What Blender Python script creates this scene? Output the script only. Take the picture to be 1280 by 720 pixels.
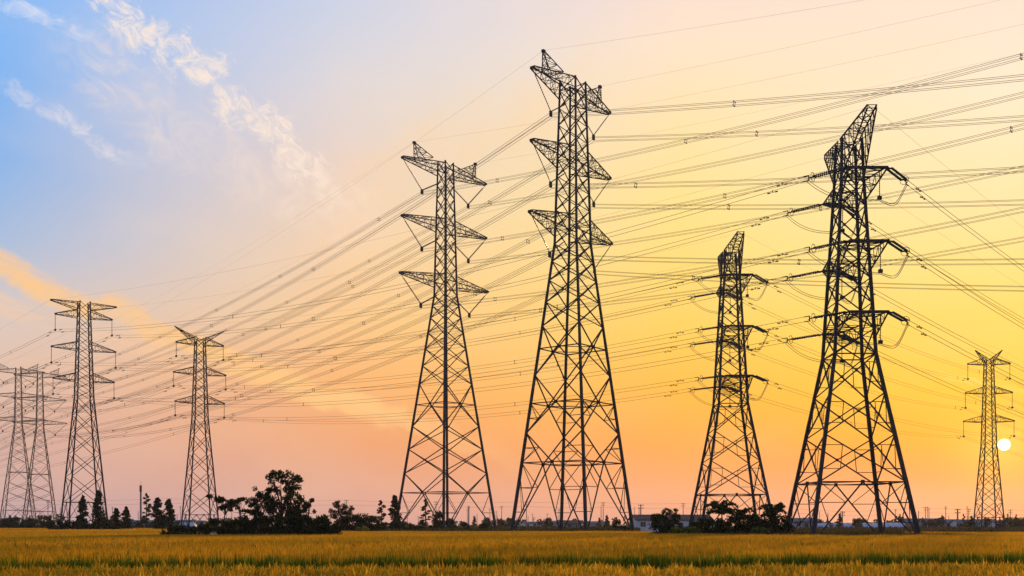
import bpy, math, random
import numpy as np
from mathutils import Vector, Matrix, Quaternion

random.seed(7)
rng = np.random.default_rng(7)
scene = bpy.context.scene
for o in list(bpy.data.objects):
    bpy.data.objects.remove(o)
C = scene.collection
R = math.radians

# ------------------------------------------------------------------ camera
CAM_Z, F, HOR = 1.75, 1300.0, 655.0        # metres, focal length and horizon row in photo pixels
cam_d = bpy.data.cameras.new('camera')
cam = bpy.data.objects.new('camera', cam_d)
C.objects.link(cam)
cam.location = (0, 0, CAM_Z)
cam.rotation_euler = (R(90), 0, 0)
cam_d.sensor_width = 36
cam_d.lens = F / 1280 * 36
cam_d.shift_y = (HOR - 360) / 1280
cam_d.clip_start = 0.1
cam_d.clip_end = 9000
scene.camera = cam

def at(px, d):
    """ground point seen in photo column px at distance d"""
    return ((px - 640) / F * d, d)

def zrow(y, d):
    return (HOR - y) * d / F + CAM_Z

# ------------------------------------------------------------------ sky and sun
SUN_AZ, SUN_EL = math.atan(615 / F), math.atan(99 / math.hypot(F, 615))
SUN_DIR = Vector((math.sin(SUN_AZ) * math.cos(SUN_EL), math.cos(SUN_AZ) * math.cos(SUN_EL), math.sin(SUN_EL)))

def lin(c):
    return tuple(((v / 255) / 12.92 if v / 255 <= 0.04045 else ((v / 255 + 0.055) / 1.055) ** 2.4) for v in c)

world = bpy.data.worlds.new('World')
scene.world = world
world.use_nodes = True
wt = world.node_tree
for n in list(wt.nodes):
    wt.nodes.remove(n)

class NG:
    """tiny helper that writes node maths as function calls"""
    def __init__(s, tree):
        s.t = tree
    def new(s, kind, **kw):
        n = s.t.nodes.new(kind)
        for k, v in kw.items():
            setattr(n, k, v)
        return n
    def put(s, sock, v):
        if isinstance(v, bpy.types.NodeSocket):
            s.t.links.new(v, sock)
        else:
            sock.default_value = v
    def m(s, op, a, b=None, c=None, clamp=False):
        n = s.new('ShaderNodeMath', operation=op, use_clamp=clamp)
        s.put(n.inputs[0], a)
        if b is not None: s.put(n.inputs[1], b)
        if c is not None: s.put(n.inputs[2], c)
        return n.outputs[0]
    def rng(s, v, a, b, c=0.0, d=1.0, smooth=True):
        n = s.new('ShaderNodeMapRange', interpolation_type='SMOOTHSTEP' if smooth else 'LINEAR')
        for i, x in enumerate((v, a, b, c, d)):
            s.put(n.inputs[i], x)
        return n.outputs[0]
    def mix(s, f, a, b, mode='MIX'):
        n = s.new('ShaderNodeMix', data_type='RGBA', blend_type=mode)
        s.put(n.inputs[0], f); s.put(n.inputs[6], a); s.put(n.inputs[7], b)
        return n.outputs[2]
    def xyz(s, x, y, z):
        n = s.new('ShaderNodeCombineXYZ')
        for i, v in enumerate((x, y, z)): s.put(n.inputs[i], v)
        return n.outputs[0]
    def noise(s, vec, scale, detail=4.0, rough=0.55, dist=0.0):
        n = s.new('ShaderNodeTexNoise')
        s.put(n.inputs['Vector'], vec)
        n.inputs['Scale'].default_value = scale
        n.inputs['Detail'].default_value = detail
        n.inputs['Roughness'].default_value = rough
        n.inputs['Distortion'].default_value = dist
        return n.outputs[0]
    def ramp(s, v, stops, interp='LINEAR'):
        n = s.new('ShaderNodeValToRGB')
        s.put(n.inputs[0], v)
        cr = n.color_ramp
        cr.interpolation = interp
        stops = sorted(stops)
        cr.elements[0].position, cr.elements[0].color = stops[0][0], (*stops[0][1], 1)
        cr.elements[1].position, cr.elements[1].color = stops[-1][0], (*stops[-1][1], 1)
        for p, c in stops[1:-1]:
            e = cr.elements.new(p)
            e.color = (*c, 1)
        return n.outputs[0]

g = NG(wt)
tc = g.new('ShaderNodeTexCoord')
sep = g.new('ShaderNodeSeparateXYZ')
wt.links.new(tc.outputs['Generated'], sep.inputs[0])
dx, dy, dz = sep.outputs
DEG = 57.29578
el = g.m('MULTIPLY', g.m('ARCSINE', dz), DEG)
az = g.m('MULTIPLY', g.m('ARCTAN2', dx, dy), DEG)
hl = g.m('MAXIMUM', g.m('SQRT', g.m('ADD', g.m('MULTIPLY', dx, dx), g.m('MULTIPLY', dy, dy))), 1e-4)
sx, sy = math.sin(SUN_AZ), math.cos(SUN_AZ)
cosd = g.m('DIVIDE', g.m('ADD', g.m('MULTIPLY', dx, sx), g.m('MULTIPLY', dy, sy)), hl)
delta = g.m('MULTIPLY', g.m('ARCCOSINE', g.m('MINIMUM', g.m('MAXIMUM', cosd, -1.0), 1.0)), DEG)   # degrees of azimuth from the sun

def col_ramp(px, rows, high):
    hyp = math.hypot(F, px - 640)
    stops = [(max(0.0, math.degrees(math.atan((HOR - y) / hyp))) / 90, lin(c)) for y, c in rows]
    stops += [(e / 90, lin(c)) for e, c in high]
    return g.ramp(g.m('DIVIDE', el, 90.0), stops)

r0 = col_ramp(1280, [(655, (224, 146, 128)), (630, (240, 150, 114)), (590, (254, 150, 84)), (545, (255, 176, 64)), (480, (254, 202, 82)),
      (420, (254, 213, 102)), (330, (255, 225, 142)), (220, (254, 231, 178)), (100, (254, 234, 205)), (0, (250, 228, 208))],
      [(40, (196, 204, 222)), (90, (112, 146, 205))])
r1 = col_ramp(850, [(655, (224, 156, 138)), (620, (243, 163, 118)), (560, (253, 170, 92)), (500, (254, 186, 88)), (420, (255, 207, 108)),
      (330, (255, 220, 132)), (250, (255, 226, 152)), (150, (254, 226, 176)), (60, (252, 227, 200)), (0, (248, 223, 206))],
      [(40, (182, 196, 222)), (90, (112, 146, 205))])
r2 = col_ramp(430, [(655, (204, 152, 146)), (620, (219, 158, 141)), (550, (237, 166, 124)), (480, (248, 184, 126)), (400, (248, 202, 148)),
      (300, (243, 209, 175)), (200, (232, 210, 196)), (100, (219, 212, 214)), (0, (204, 209, 225))],
      [(40, (150, 178, 224)), (90, (112, 146, 205))])
r3 = col_ramp(0, [(655, (184, 156, 166)), (600, (204, 166, 160)), (530, (217, 178, 162)), (450, (222, 191, 173)), (370, (204, 195, 197)),
      (300, (172, 189, 216)), (200, (146, 182, 228)), (100, (138, 182, 236)), (0, (141, 186, 241))],
      [(40, (118, 162, 226)), (90, (112, 146, 205))])
r4 = g.ramp(g.m('DIVIDE', el, 90.0), [(0, lin((138, 128, 146))), (0.1, lin((152, 146, 168))), (0.35, lin((128, 146, 186))), (1, lin((112, 146, 205)))])
sky = g.mix(g.rng(delta, 0.0, 16.1, smooth=False), r0, r1)
sky = g.mix(g.rng(delta, 16.1, 34.5, smooth=False), sky, r2)
sky = g.mix(g.rng(delta, 34.5, 51.5, smooth=False), sky, r3)
sky = g.mix(g.rng(delta, 51.5, 125.0, smooth=True), sky, r4)
# soft large unevenness of high thin cloud
vec = g.xyz(g.m('MULTIPLY', az, 0.05), g.m('MULTIPLY', el, 0.11), 0.0)
soft = g.noise(vec, 1.6, 3.0, 0.5)
sky = g.mix(g.rng(soft, 0.45, 0.8, 0.0, 0.16), sky, (*lin((255, 226, 190)), 1))

def streak(p0, p1, width, seed, thr, colour, strength, scale, soft_edge=1.0, stretch=0.45):
    """a torn band of cirrus between two sky directions"""
    def ae(p):
        return (math.degrees(math.atan((p[0] - 640) / F)), math.degrees(math.atan((HOR - p[1]) / math.hypot(F, p[0] - 640))))
    (a0, e0), (a1, e1) = ae(p0), ae(p1)
    L = math.hypot(a1 - a0, e1 - e0)
    ux, uy = (a1 - a0) / L, (e1 - e0) / L
    ra, re = g.m('SUBTRACT', az, a0), g.m('SUBTRACT', el, e0)
    s_ = g.m('ADD', g.m('MULTIPLY', ra, ux), g.m('MULTIPLY', re, uy))
    p_ = g.m('SUBTRACT', g.m('MULTIPLY', re, ux), g.m('MULTIPLY', ra, uy))
    wob = g.m('MULTIPLY', g.m('SUBTRACT', g.noise(g.xyz(g.m('MULTIPLY', s_, 0.3), seed, 0.0), 1.0, 3.0), 0.5), width * 2.2)
    p2 = g.m('SUBTRACT', p_, wob)
    band = g.rng(g.m('ABSOLUTE', p2), width, width * 0.12)
    ends = g.m('MULTIPLY', g.rng(s_, -0.12 * L, 0.1 * L), g.rng(s_, 1.12 * L, 0.72 * L))
    nz = g.noise(g.xyz(g.m('MULTIPLY', s_, stretch), p_, seed), scale, 9.0, 0.68, 0.9)
    dens = g.rng(g.m('ADD', nz, g.m('MULTIPLY', g.m('SUBTRACT', band, 0.5), 0.32)), thr, thr + 0.3 * soft_edge)
    f = g.m('MULTIPLY', g.m('MULTIPLY', dens, g.m('MULTIPLY', ends, g.rng(band, 0.0, 0.35))), strength)
    return f, (*lin(colour), 1)

for args in (
    ((95, -45), (455, 252), 1.9, 1.3, 0.475, (255, 233, 213), 0.88, 1.5, 1.25, 0.75),
    ((10, 112), (185, 205), 0.9, 6.1, 0.46, (240, 228, 224), 0.62, 1.5, 1.5, 0.75),
    ((90, 60), (470, 300), 3.0, 9.7, 0.44, (246, 224, 206), 0.55, 0.8, 1.8, 0.7),
    ((-160, 262), (620, 570), 1.05, 3.9, 0.33, (255, 203, 140), 0.85, 0.55, 1.4, 0.35),
    ((-60, 350), (260, 470), 1.3, 12.4, 0.46, (252, 205, 158), 0.55, 0.7, 1.5, 0.4),
    ((-30, 0), (120, 40), 0.8, 15.0, 0.47, (235, 232, 236), 0.7, 0.9, 1.2, 0.6),
    ((430, 215), (760, 105), 3.0, 30.0, 0.40, (255, 213, 158), 0.5, 0.35, 2.2, 0.6),
    ((900, 560), (1300, 600), 1.6, 33.0, 0.42, (255, 150, 92), 0.4, 0.3, 2.2, 0.2),
    ((1180, 470), (1340, 500), 0.35, 21.0, 0.45, (255, 236, 140), 0.5, 1.2, 1.4, 0.25)):
    f_, c_ = streak(*args)
    sky = g.mix(f_, sky, c_)
# the sun's disc and its glow
dots = g.new('ShaderNodeVectorMath', operation='DOT_PRODUCT')
nrm = g.new('ShaderNodeVectorMath', operation='NORMALIZE')
wt.links.new(tc.outputs['Generated'], nrm.inputs[0])
wt.links.new(nrm.outputs[0], dots.inputs[0])
dots.inputs[1].default_value = SUN_DIR
ang = g.m('MULTIPLY', g.m('ARCCOSINE', g.m('MINIMUM', dots.outputs['Value'], 1.0)), DEG)
glow = g.m('POWER', 2.718, g.m('MULTIPLY', ang, -0.5))
sky = g.mix(g.m('MULTIPLY', glow, 0.9), sky, (1.05, 0.70, 0.14, 1))
disc = g.rng(ang, 0.31, 0.26)
sky = g.mix(disc, sky, (3.0, 2.7, 2.0, 1))
nis = g.new('ShaderNodeTexSky', sky_type='NISHITA', sun_disc=False, sun_elevation=SUN_EL, sun_rotation=SUN_AZ)
nis_c = g.mix(1.0, nis.outputs[0], (0.004, 0.004, 0.004, 1), 'MULTIPLY')
sky = g.mix(1.0, sky, nis_c, 'ADD')
hsv = g.new('ShaderNodeHueSaturation')
hsv.inputs['Saturation'].default_value = 1.07
hsv.inputs['Value'].default_value = 1.05
wt.links.new(sky, hsv.inputs['Color'])
sky = hsv.outputs[0]
bg = g.new('ShaderNodeBackground')
wt.links.new(sky, bg.inputs[0])
bg.inputs[1].default_value = 1.0
wo = g.new('ShaderNodeOutputWorld')
wt.links.new(bg.outputs[0], wo.inputs[0])

sun_d = bpy.data.lights.new('sun', 'SUN')
sun_d.energy = 4.5
sun_d.angle = R(0.6)
sun_d.color = (1.0, 0.62, 0.30)
sun = bpy.data.objects.new('sun', sun_d)
C.objects.link(sun)
sun.rotation_euler = (-SUN_DIR).to_track_quat('-Z', 'Y').to_euler()
sun.location = (60, 60, 90)

scene.view_settings.view_transform = 'Standard'
scene.view_settings.look = 'None'
scene.view_settings.exposure = 0.0
scene.view_settings.gamma = 1.0
scene.view_settings.use_curve_mapping = False
scene.render.engine = 'CYCLES'
scene.cycles.max_bounces = 5
scene.cycles.diffuse_bounces = 3
scene.cycles.glossy_bounces = 2
scene.cycles.transmission_bounces = 3
scene.cycles.volume_bounces = 0

# ------------------------------------------------------------------ materials
def mat(name, colour, rough=0.7, metal=0.0, var=0.25, scale=3.0, bump=0.0, spec=0.3):
    m = bpy.data.materials.new(name)
    m.use_nodes = True
    t = m.node_tree
    q = NG(t)
    b = t.nodes['Principled BSDF']
    co = q.new('ShaderNodeTexCoord').outputs['Object']
    nz = q.noise(co, scale, 5.0, 0.6)
    lo = tuple(c * (1 - var) for c in colour); hi = tuple(min(1, c * (1 + var)) for c in colour)
    t.links.new(q.ramp(nz, [(0.3, lo), (0.7, hi)]), b.inputs['Base Color'])
    b.inputs['Roughness'].default_value = rough
    b.inputs['Metallic'].default_value = metal
    b.inputs['Specular IOR Level'].default_value = spec
    if bump:
        bn = q.new('ShaderNodeBump')
        bn.inputs['Strength'].default_value = bump
        t.links.new(nz, bn.inputs['Height'])
        t.links.new(bn.outputs[0], b.inputs['Normal'])
    return m

def leaf_mat(name, colours, trans=0.4, attr=None, spec=0.15):
    """foliage: diffuse and translucent, colour from an attribute or from random per island"""
    m = bpy.data.materials.new(name)
    m.use_nodes = True
    t = m.node_tree
    q = NG(t)
    for n in list(t.nodes): t.nodes.remove(n)
    if attr:
        fac = q.new('ShaderNodeAttribute', attribute_name=attr).outputs['Fac']
    else:
        fac = q.new('ShaderNodeNewGeometry').outputs['Random Per Island']
    k = len(colours)
    col = q.ramp(fac, [(i / (k - 1), c) for i, c in enumerate(colours)])
    d = q.new('ShaderNodeBsdfDiffuse'); tr = q.new('ShaderNodeBsdfTranslucent')
    t.links.new(col, d.inputs[0]); t.links.new(col, tr.inputs[0])
    mx = q.new('ShaderNodeMixShader'); mx.inputs[0].default_value = trans
    t.links.new(d.outputs[0], mx.inputs[1]); t.links.new(tr.outputs[0], mx.inputs[2])
    out = q.new('ShaderNodeOutputMaterial')
    t.links.new(mx.outputs[0], out.inputs[0])
    return m

M = {
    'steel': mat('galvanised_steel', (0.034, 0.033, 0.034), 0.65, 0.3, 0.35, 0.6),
    'cable': mat('aluminium_cable', (0.075, 0.07, 0.07), 0.6, 0.3, 0.2, 2.0),
    'fitting': mat('dark_fitting', (0.03, 0.03, 0.032), 0.6, 0.3, 0.2, 2.0),
    'glass': mat('green_glass_insulator', (0.012, 0.045, 0.04), 0.5, 0.0, 0.3, 6.0, spec=0.5),
    'porcelain': mat('brown_porcelain', (0.035, 0.022, 0.018), 0.3, 0.0, 0.3, 6.0, spec=0.5),
    'ground': mat('field_soil', (0.055, 0.042, 0.022), 0.95, 0, 0.4, 0.15, 0.4),
    'paddy': mat('paddy_mud', (0.04, 0.03, 0.015), 0.9, 0, 0.4, 0.6, 0.3),
    'bark': mat('bark', (0.035, 0.026, 0.019), 0.95, 0, 0.4, 5.0, 0.5),
    'white_wall': mat('whitewash', (0.62, 0.62, 0.6), 0.85, 0, 0.12, 1.2),
    'grey_wall': mat('grey_render', (0.24, 0.25, 0.28), 0.85, 0, 0.15, 1.2),
    'roof': mat('brown_tile', (0.09, 0.05, 0.04), 0.8, 0, 0.35, 1.5, 0.3),
    'roof_grey': mat('grey_tile', (0.12, 0.12, 0.14), 0.8, 0, 0.3, 1.5, 0.3),
    'dark': mat('dark_opening', (0.02, 0.02, 0.022), 0.3, 0, 0.2, 2.0, spec=0.5),
    'film': mat('greenhouse_film', (0.5, 0.53, 0.6), 0.7, 0, 0.12, 0.8, spec=0.5),
    'concrete': mat('concrete', (0.22, 0.21, 0.2), 0.9, 0, 0.25, 2.0, 0.2),
    'leaf': leaf_mat('dark_leaves', [(0.012, 0.020, 0.006), (0.024, 0.036, 0.010), (0.040, 0.052, 0.015)], 0.25),
    'leaf_brown': leaf_mat('brown_green_leaves', [(0.03, 0.03, 0.012), (0.055, 0.05, 0.018), (0.08, 0.065, 0.02)], 0.3),
    'leaf_light': leaf_mat('light_leaves', [(0.09, 0.11, 0.012), (0.16, 0.17, 0.02), (0.22, 0.2, 0.03)], 0.4),
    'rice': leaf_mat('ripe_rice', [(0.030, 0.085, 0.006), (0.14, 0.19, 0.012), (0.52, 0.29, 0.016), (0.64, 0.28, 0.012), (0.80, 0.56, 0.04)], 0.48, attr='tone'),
    'weed': leaf_mat('dry_weeds', [(0.035, 0.04, 0.012), (0.07, 0.06, 0.02), (0.12, 0.085, 0.03)], 0.3),
}

# ------------------------------------------------------------------ mesh helpers
class MB:
    def __init__(s):
        s.v, s.f = [], []
    def bar(s, p, q, w, caps=True):
        p, q = Vector(p), Vector(q)
        d = (q - p)
        if d.length < 1e-6: return
        d.normalize()
        up = Vector((0, 0, 1)) if abs(d.z) < 0.95 else Vector((1, 0, 0))
        a = d.cross(up).normalized() * w / 2
        b = d.cross(a).normalized() * w / 2
        i = len(s.v)
        for c in (p, q):
            s.v += [c + a + b, c - a + b, c - a - b, c + a - b]
        for k in range(4):
            s.f.append((i + k, i + (k + 1) % 4, i + 4 + (k + 1) % 4, i + 4 + k))
        if caps:
            s.f += [(i + 3, i + 2, i + 1, i), (i + 4, i + 5, i + 6, i + 7)]
    def box(s, c, size):
        c = Vector(c); x, y, z = (k / 2 for k in size)
        i = len(s.v)
        for a in (-1, 1):
            for b in (-1, 1):
                for e in (-1, 1):
                    s.v.append(c + Vector((a * x, b * y, e * z)))
        for q in ((0, 1, 3, 2), (4, 6, 7, 5), (0, 4, 5, 1), (2, 3, 7, 6), (0, 2, 6, 4), (1, 5, 7, 3)):
            s.f.append(tuple(i + k for k in q))
    def tube(s, pts, radii, sides=4, caps=True):
        pts = [Vector(p) for p in pts]
        if not hasattr(radii, '__len__'): radii = [radii] * len(pts)
        i0 = len(s.v)
        for k, p in enumerate(pts):
            d = (pts[min(k + 1, len(pts) - 1)] - pts[max(k - 1, 0)]).normalized()
            up = Vector((0, 0, 1)) if abs(d.z) < 0.9 else Vector((0, 1, 0))
            a = d.cross(up).normalized(); b = d.cross(a).normalized()
            for j in range(sides):
                t = 2 * math.pi * (j + 0.5) / sides
                s.v.append(p + (a * math.cos(t) + b * math.sin(t)) * radii[k])
        for k in range(len(pts) - 1):
            for j in range(sides):
                j2 = (j + 1) % sides
                s.f.append((i0 + k * sides + j, i0 + k * sides + j2, i0 + (k + 1) * sides + j2, i0 + (k + 1) * sides + j))
        if caps:
            s.f.append(tuple(i0 + j for j in reversed(range(sides))))
            e = i0 + (len(pts) - 1) * sides
            s.f.append(tuple(e + j for j in range(sides)))
    def mesh(s, name, m, smooth=False):
        me = bpy.data.meshes.new(name)
        me.from_pydata([tuple(v) for v in s.v], [], s.f)
        me.materials.append(M[m] if isinstance(m, str) else m)
        if smooth:
            me.polygons.foreach_set('use_smooth', [True] * len(me.polygons))
        return me

def link(name, me, parent=None):
    o = bpy.data.objects.new(name, me)
    C.objects.link(o)
    if parent is not None: o.parent = parent
    return o

def tag(o, label=None, cat=None, group=None, kind=None):
    if label: o['label'] = label
    if cat: o['category'] = cat
    if group: o['group'] = group
    if kind: o['kind'] = kind
    return o

def empty(name, loc=(0, 0, 0), rz=0.0, s=1.0):
    o = link(name, None)
    o.location = loc; o.rotation_euler = (0, 0, rz); o.scale = (s, s, s)
    return o

def copy_tree(o, parent=None):
    c = o.copy(); C.objects.link(c); c.parent = parent
    for ch in o.children: copy_tree(ch, c)
    return c

# one shared unit bar (length 1 along z, 1 x 1 section); every lattice member is a copy of it
def _unit(name, m):
    b = MB(); b.bar((0, 0, 0), (0, 0, 1), 1.0); return b.mesh(name, m)
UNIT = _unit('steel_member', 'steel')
UNIT_FIT = _unit('fitting_member', 'fitting')

def member(name, p, q, w, parent, me=None):
    p, q = Vector(p), Vector(q)
    o = link(name, me or UNIT, parent)
    d = q - p
    o.rotation_mode = 'QUATERNION'
    o.location = p
    o.rotation_quaternion = d.to_track_quat('Z', 'Y')
    o.scale = (w, w, d.length)
    return o

_strings = {}
def insulator_mesh(length, r, n, m):
    key = (round(length, 2), r, n, m)
    if key not in _strings:
        pts, rad = [(0, 0, 0)], [r * 0.25]
        for k in range(n):
            z0 = length * (k + 0.15) / n; z1 = length * (k + 0.5) / n; z2 = length * (k + 0.7) / n
            pts += [(0, 0, z0), (0, 0, z1), (0, 0, z2)]; rad += [r * 0.45, r, r * 0.45]
        pts.append((0, 0, length)); rad.append(r * 0.25)
        b = MB(); b.tube(pts, rad, 6)
        _strings[key] = b.mesh('insulator_string', m)
    return _strings[key]

def insulator(name, p, q, r, n, m, parent, rod=0.0):
    """ribbed string from p to q in the parent's space, with a steel link of length rod at p"""
    p, q = Vector(p), Vector(q)
    d = q - p
    p2 = p + d.normalized() * rod
    o = link(name, insulator_mesh((q - p2).length, r, n, m), parent)
    o.rotation_mode = 'QUATERNION'
    o.location = p2
    o.rotation_quaternion = d.to_track_quat('Z', 'Y')
    if rod > 0:
        b = MB(); b.bar((0, 0, -rod), (0, 0, 0.02), 0.07)
        link('link_rod', b.mesh('link_rod', 'fitting'), o)
    return o

# ------------------------------------------------------------------ lattice towers
def lerp(a, b, t): return a + (b - a) * t

class Tower:
    """local x = crossarm axis, y = line axis; profile = [(z, half width)]; panels = [(z0, z1, kind)]"""
    def __init__(s, name, profile, legw, bracew):
        s.o = empty(name); s.prof = profile; s.legw, s.bw = legw, bracew
        s.nodes = []
    def w(s, z):
        for (z0, w0), (z1, w1) in zip(s.prof, s.prof[1:]):
            if z <= z1: return lerp(w0, w1, (z - z0) / (z1 - z0))
        return s.prof[-1][1]
    def cor(s, k, z):
        sx_, sy_ = ((1, 1), (-1, 1), (-1, -1), (1, -1))[k % 4]
        w = s.w(z)
        return Vector((sx_ * w, sy_ * w, z))
    def legs(s, taper=0.55):
        for k in range(4):
            b = MB()
            zs = [p[0] for p in s.prof]
            # tapering leg built from lengths of angle steel
            steps = []
            for z0, z1 in zip(zs, zs[1:]):
                n = max(1, int((z1 - z0) / 6))
                steps += [(lerp(z0, z1, i / n), lerp(z0, z1, (i + 1) / n)) for i in range(n)]
            H = zs[-1]
            for z0, z1 in steps:
                b.bar(s.cor(k, z0 - 0.05), s.cor(k, z1 + 0.05), lerp(s.legw, s.legw * taper, z0 / H))
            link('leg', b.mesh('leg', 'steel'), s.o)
            f = MB()
            p = s.cor(k, 0)
            f.box((p.x, p.y, -0.1), (1.0, 1.0, 1.0)); f.box((p.x, p.y, 0.45), (0.7, 0.7, 0.25))
            link('footing', f.mesh('footing', 'concrete'), s.o)
    def node(s, p, size): s.nodes.append((p, size))
    def panel(s, z0, z1, kind, sub=False, hor=False, bw=None):
        bw = bw or s.bw
        for k in range(4):
            a0, b0, a1, b1 = s.cor(k, z0), s.cor(k + 1, z0), s.cor(k, z1), s.cor(k + 1, z1)
            if kind == 'X':
                member('brace', a0, b1, bw, s.o); member('brace', b0, a1, bw, s.o)
                t = (a0 - b0).length / ((a0 - b0).length + (a1 - b1).length)
                cx = a0.lerp(b1, t); s.node(cx, bw * 1.9)
                if sub:
                    for c0, c1, l0, l1 in ((a0, b1, a0, a1), (b0, a1, b0, b1)):
                        q = c0.lerp(c1, t * 0.5); r_ = c0.lerp(c1, t + (1 - t) * 0.5)
                        tl = (q.z - z0) / (z1 - z0)
                        member('sub_brace', q, l0.lerp(l1, tl), bw * 0.55, s.o)
                        o0, o1 = (b0, b1) if l0 is a0 else (a0, a1)
                        tr_ = (r_.z - z0) / (z1 - z0)
                        member('sub_brace', r_, o0.lerp(o1, tr_), bw * 0.55, s.o)
                        member('sub_brace', q, Vector((lerp(q.x, cx.x, 0.1), lerp(q.y, cx.y, 0.1), r_.z)), bw * 0.5, s.o)
            elif kind in 'AV':
                top = a1.lerp(b1, 0.5) if kind == 'A' else a0.lerp(b0, 0.5)
                e0, e1 = (a0, b0) if kind == 'A' else (a1, b1)
                member('brace', e0, top, bw, s.o); member('brace', e1, top, bw, s.o)
                s.node(top, bw * 2.4)
                if sub:
                    for e, l0, l1 in ((e0, a0, a1), (e1, b0, b1)):
                        for tt in ((0.33, 0.66) if sub == 2 else (0.5,)):
                            q = e.lerp(top, tt)
                            tl = (q.z - z0) / (z1 - z0)
                            lp = l0.lerp(l1, tl)
                            member('sub_brace', q, lp, bw * 0.6, s.o)
                            far = l0.lerp(l1, min(1, tl + 0.5)) if kind == 'A' else l0.lerp(l1, max(0, tl - 0.5))
                            member('sub_brace', q, far, bw * 0.55, s.o)
            if hor:
                member('girt', a1, b1, bw * 0.95, s.o)
            s.node(a1, bw * 1.7)
        if hor and kind != 'X':
            # plan bracing seen as the flat diamond inside the tower
            mids = [s.cor(k, z1).lerp(s.cor(k + 1, z1), 0.5) for k in range(4)]
            for k in range(4):
                member('plan_brace', mids[k], mids[(k + 1) % 4], bw * 0.7, s.o)
    def plates(s):
        b = MB()
        for p, size in s.nodes:
            b.box(p, (size, size, size * 1.25))
        o = link('gusset_plates', b.mesh('gusset_plates', 'fitting'), s.o)
        o['kind'] = 'stuff'
    def arm(s, side, z, length, up, down, n=5, tip_w=0.25, tip_h=0.25, cw=0.14, bw=0.08, name='crossarm', dz_tip=0.0, tip_off=0.0):
        """four-chord tapering truss from the body face to the tip; returns the tip point"""
        w = s.w(z)
        roots = [Vector((side * s.w(z + up), -s.w(z + up), z + up)), Vector((side * s.w(z + up), s.w(z + up), z + up)),
                 Vector((side * s.w(z - down), s.w(z - down), z - down)), Vector((side * s.w(z - down), -s.w(z - down), z - down))]
        tz = z + dz_tip
        tips = [Vector((side * length, -tip_w + tip_off, tz + tip_h / 2)), Vector((side * length, tip_w + tip_off, tz + tip_h / 2)),
                Vector((side * length, tip_w + tip_off, tz - tip_h / 2)), Vector((side * length, -tip_w + tip_off, tz - tip_h / 2))]
        b = MB()
        for i in range(n):
            t0, t1 = i / n, (i + 1) / n
            for k in range(4):
                k2 = (k + 1) % 4
                p, q = roots[k].lerp(tips[k], t0), roots[k2].lerp(tips[k2], t0)
                p1, q1 = roots[k].lerp(tips[k], t1), roots[k2].lerp(tips[k2], t1)
                if i % 2 == 0: b.bar(p, q1, bw)
                else: b.bar(q, p1, bw)
                if i: b.bar(p, q, bw * 0.9)
            for k in range(4):
                s.node(roots[k].lerp(tips[k], t0), bw * 1.9)
        b.box((side * length, tip_off, tz), (0.2, tip_w * 2 + 0.15, tip_h + 0.08))
        o = link(name, b.mesh(name, 'steel'), s.o)
        for k in range(4):
            member('chord', roots[k], tips[k], cw, o)
        return Vector((side * length, tip_off, tz))
    def world(s, o, p):
        return o.matrix_world @ Vector(p)

def body_panels(T, zs, kind='X', **kw):
    for z0, z1 in zip(zs, zs[1:]):
        T.panel(z0, z1, kind, **kw)

TARMS = ((63.3, 9.8), (53.5, 9.9), (43.8, 10.3))

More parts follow.
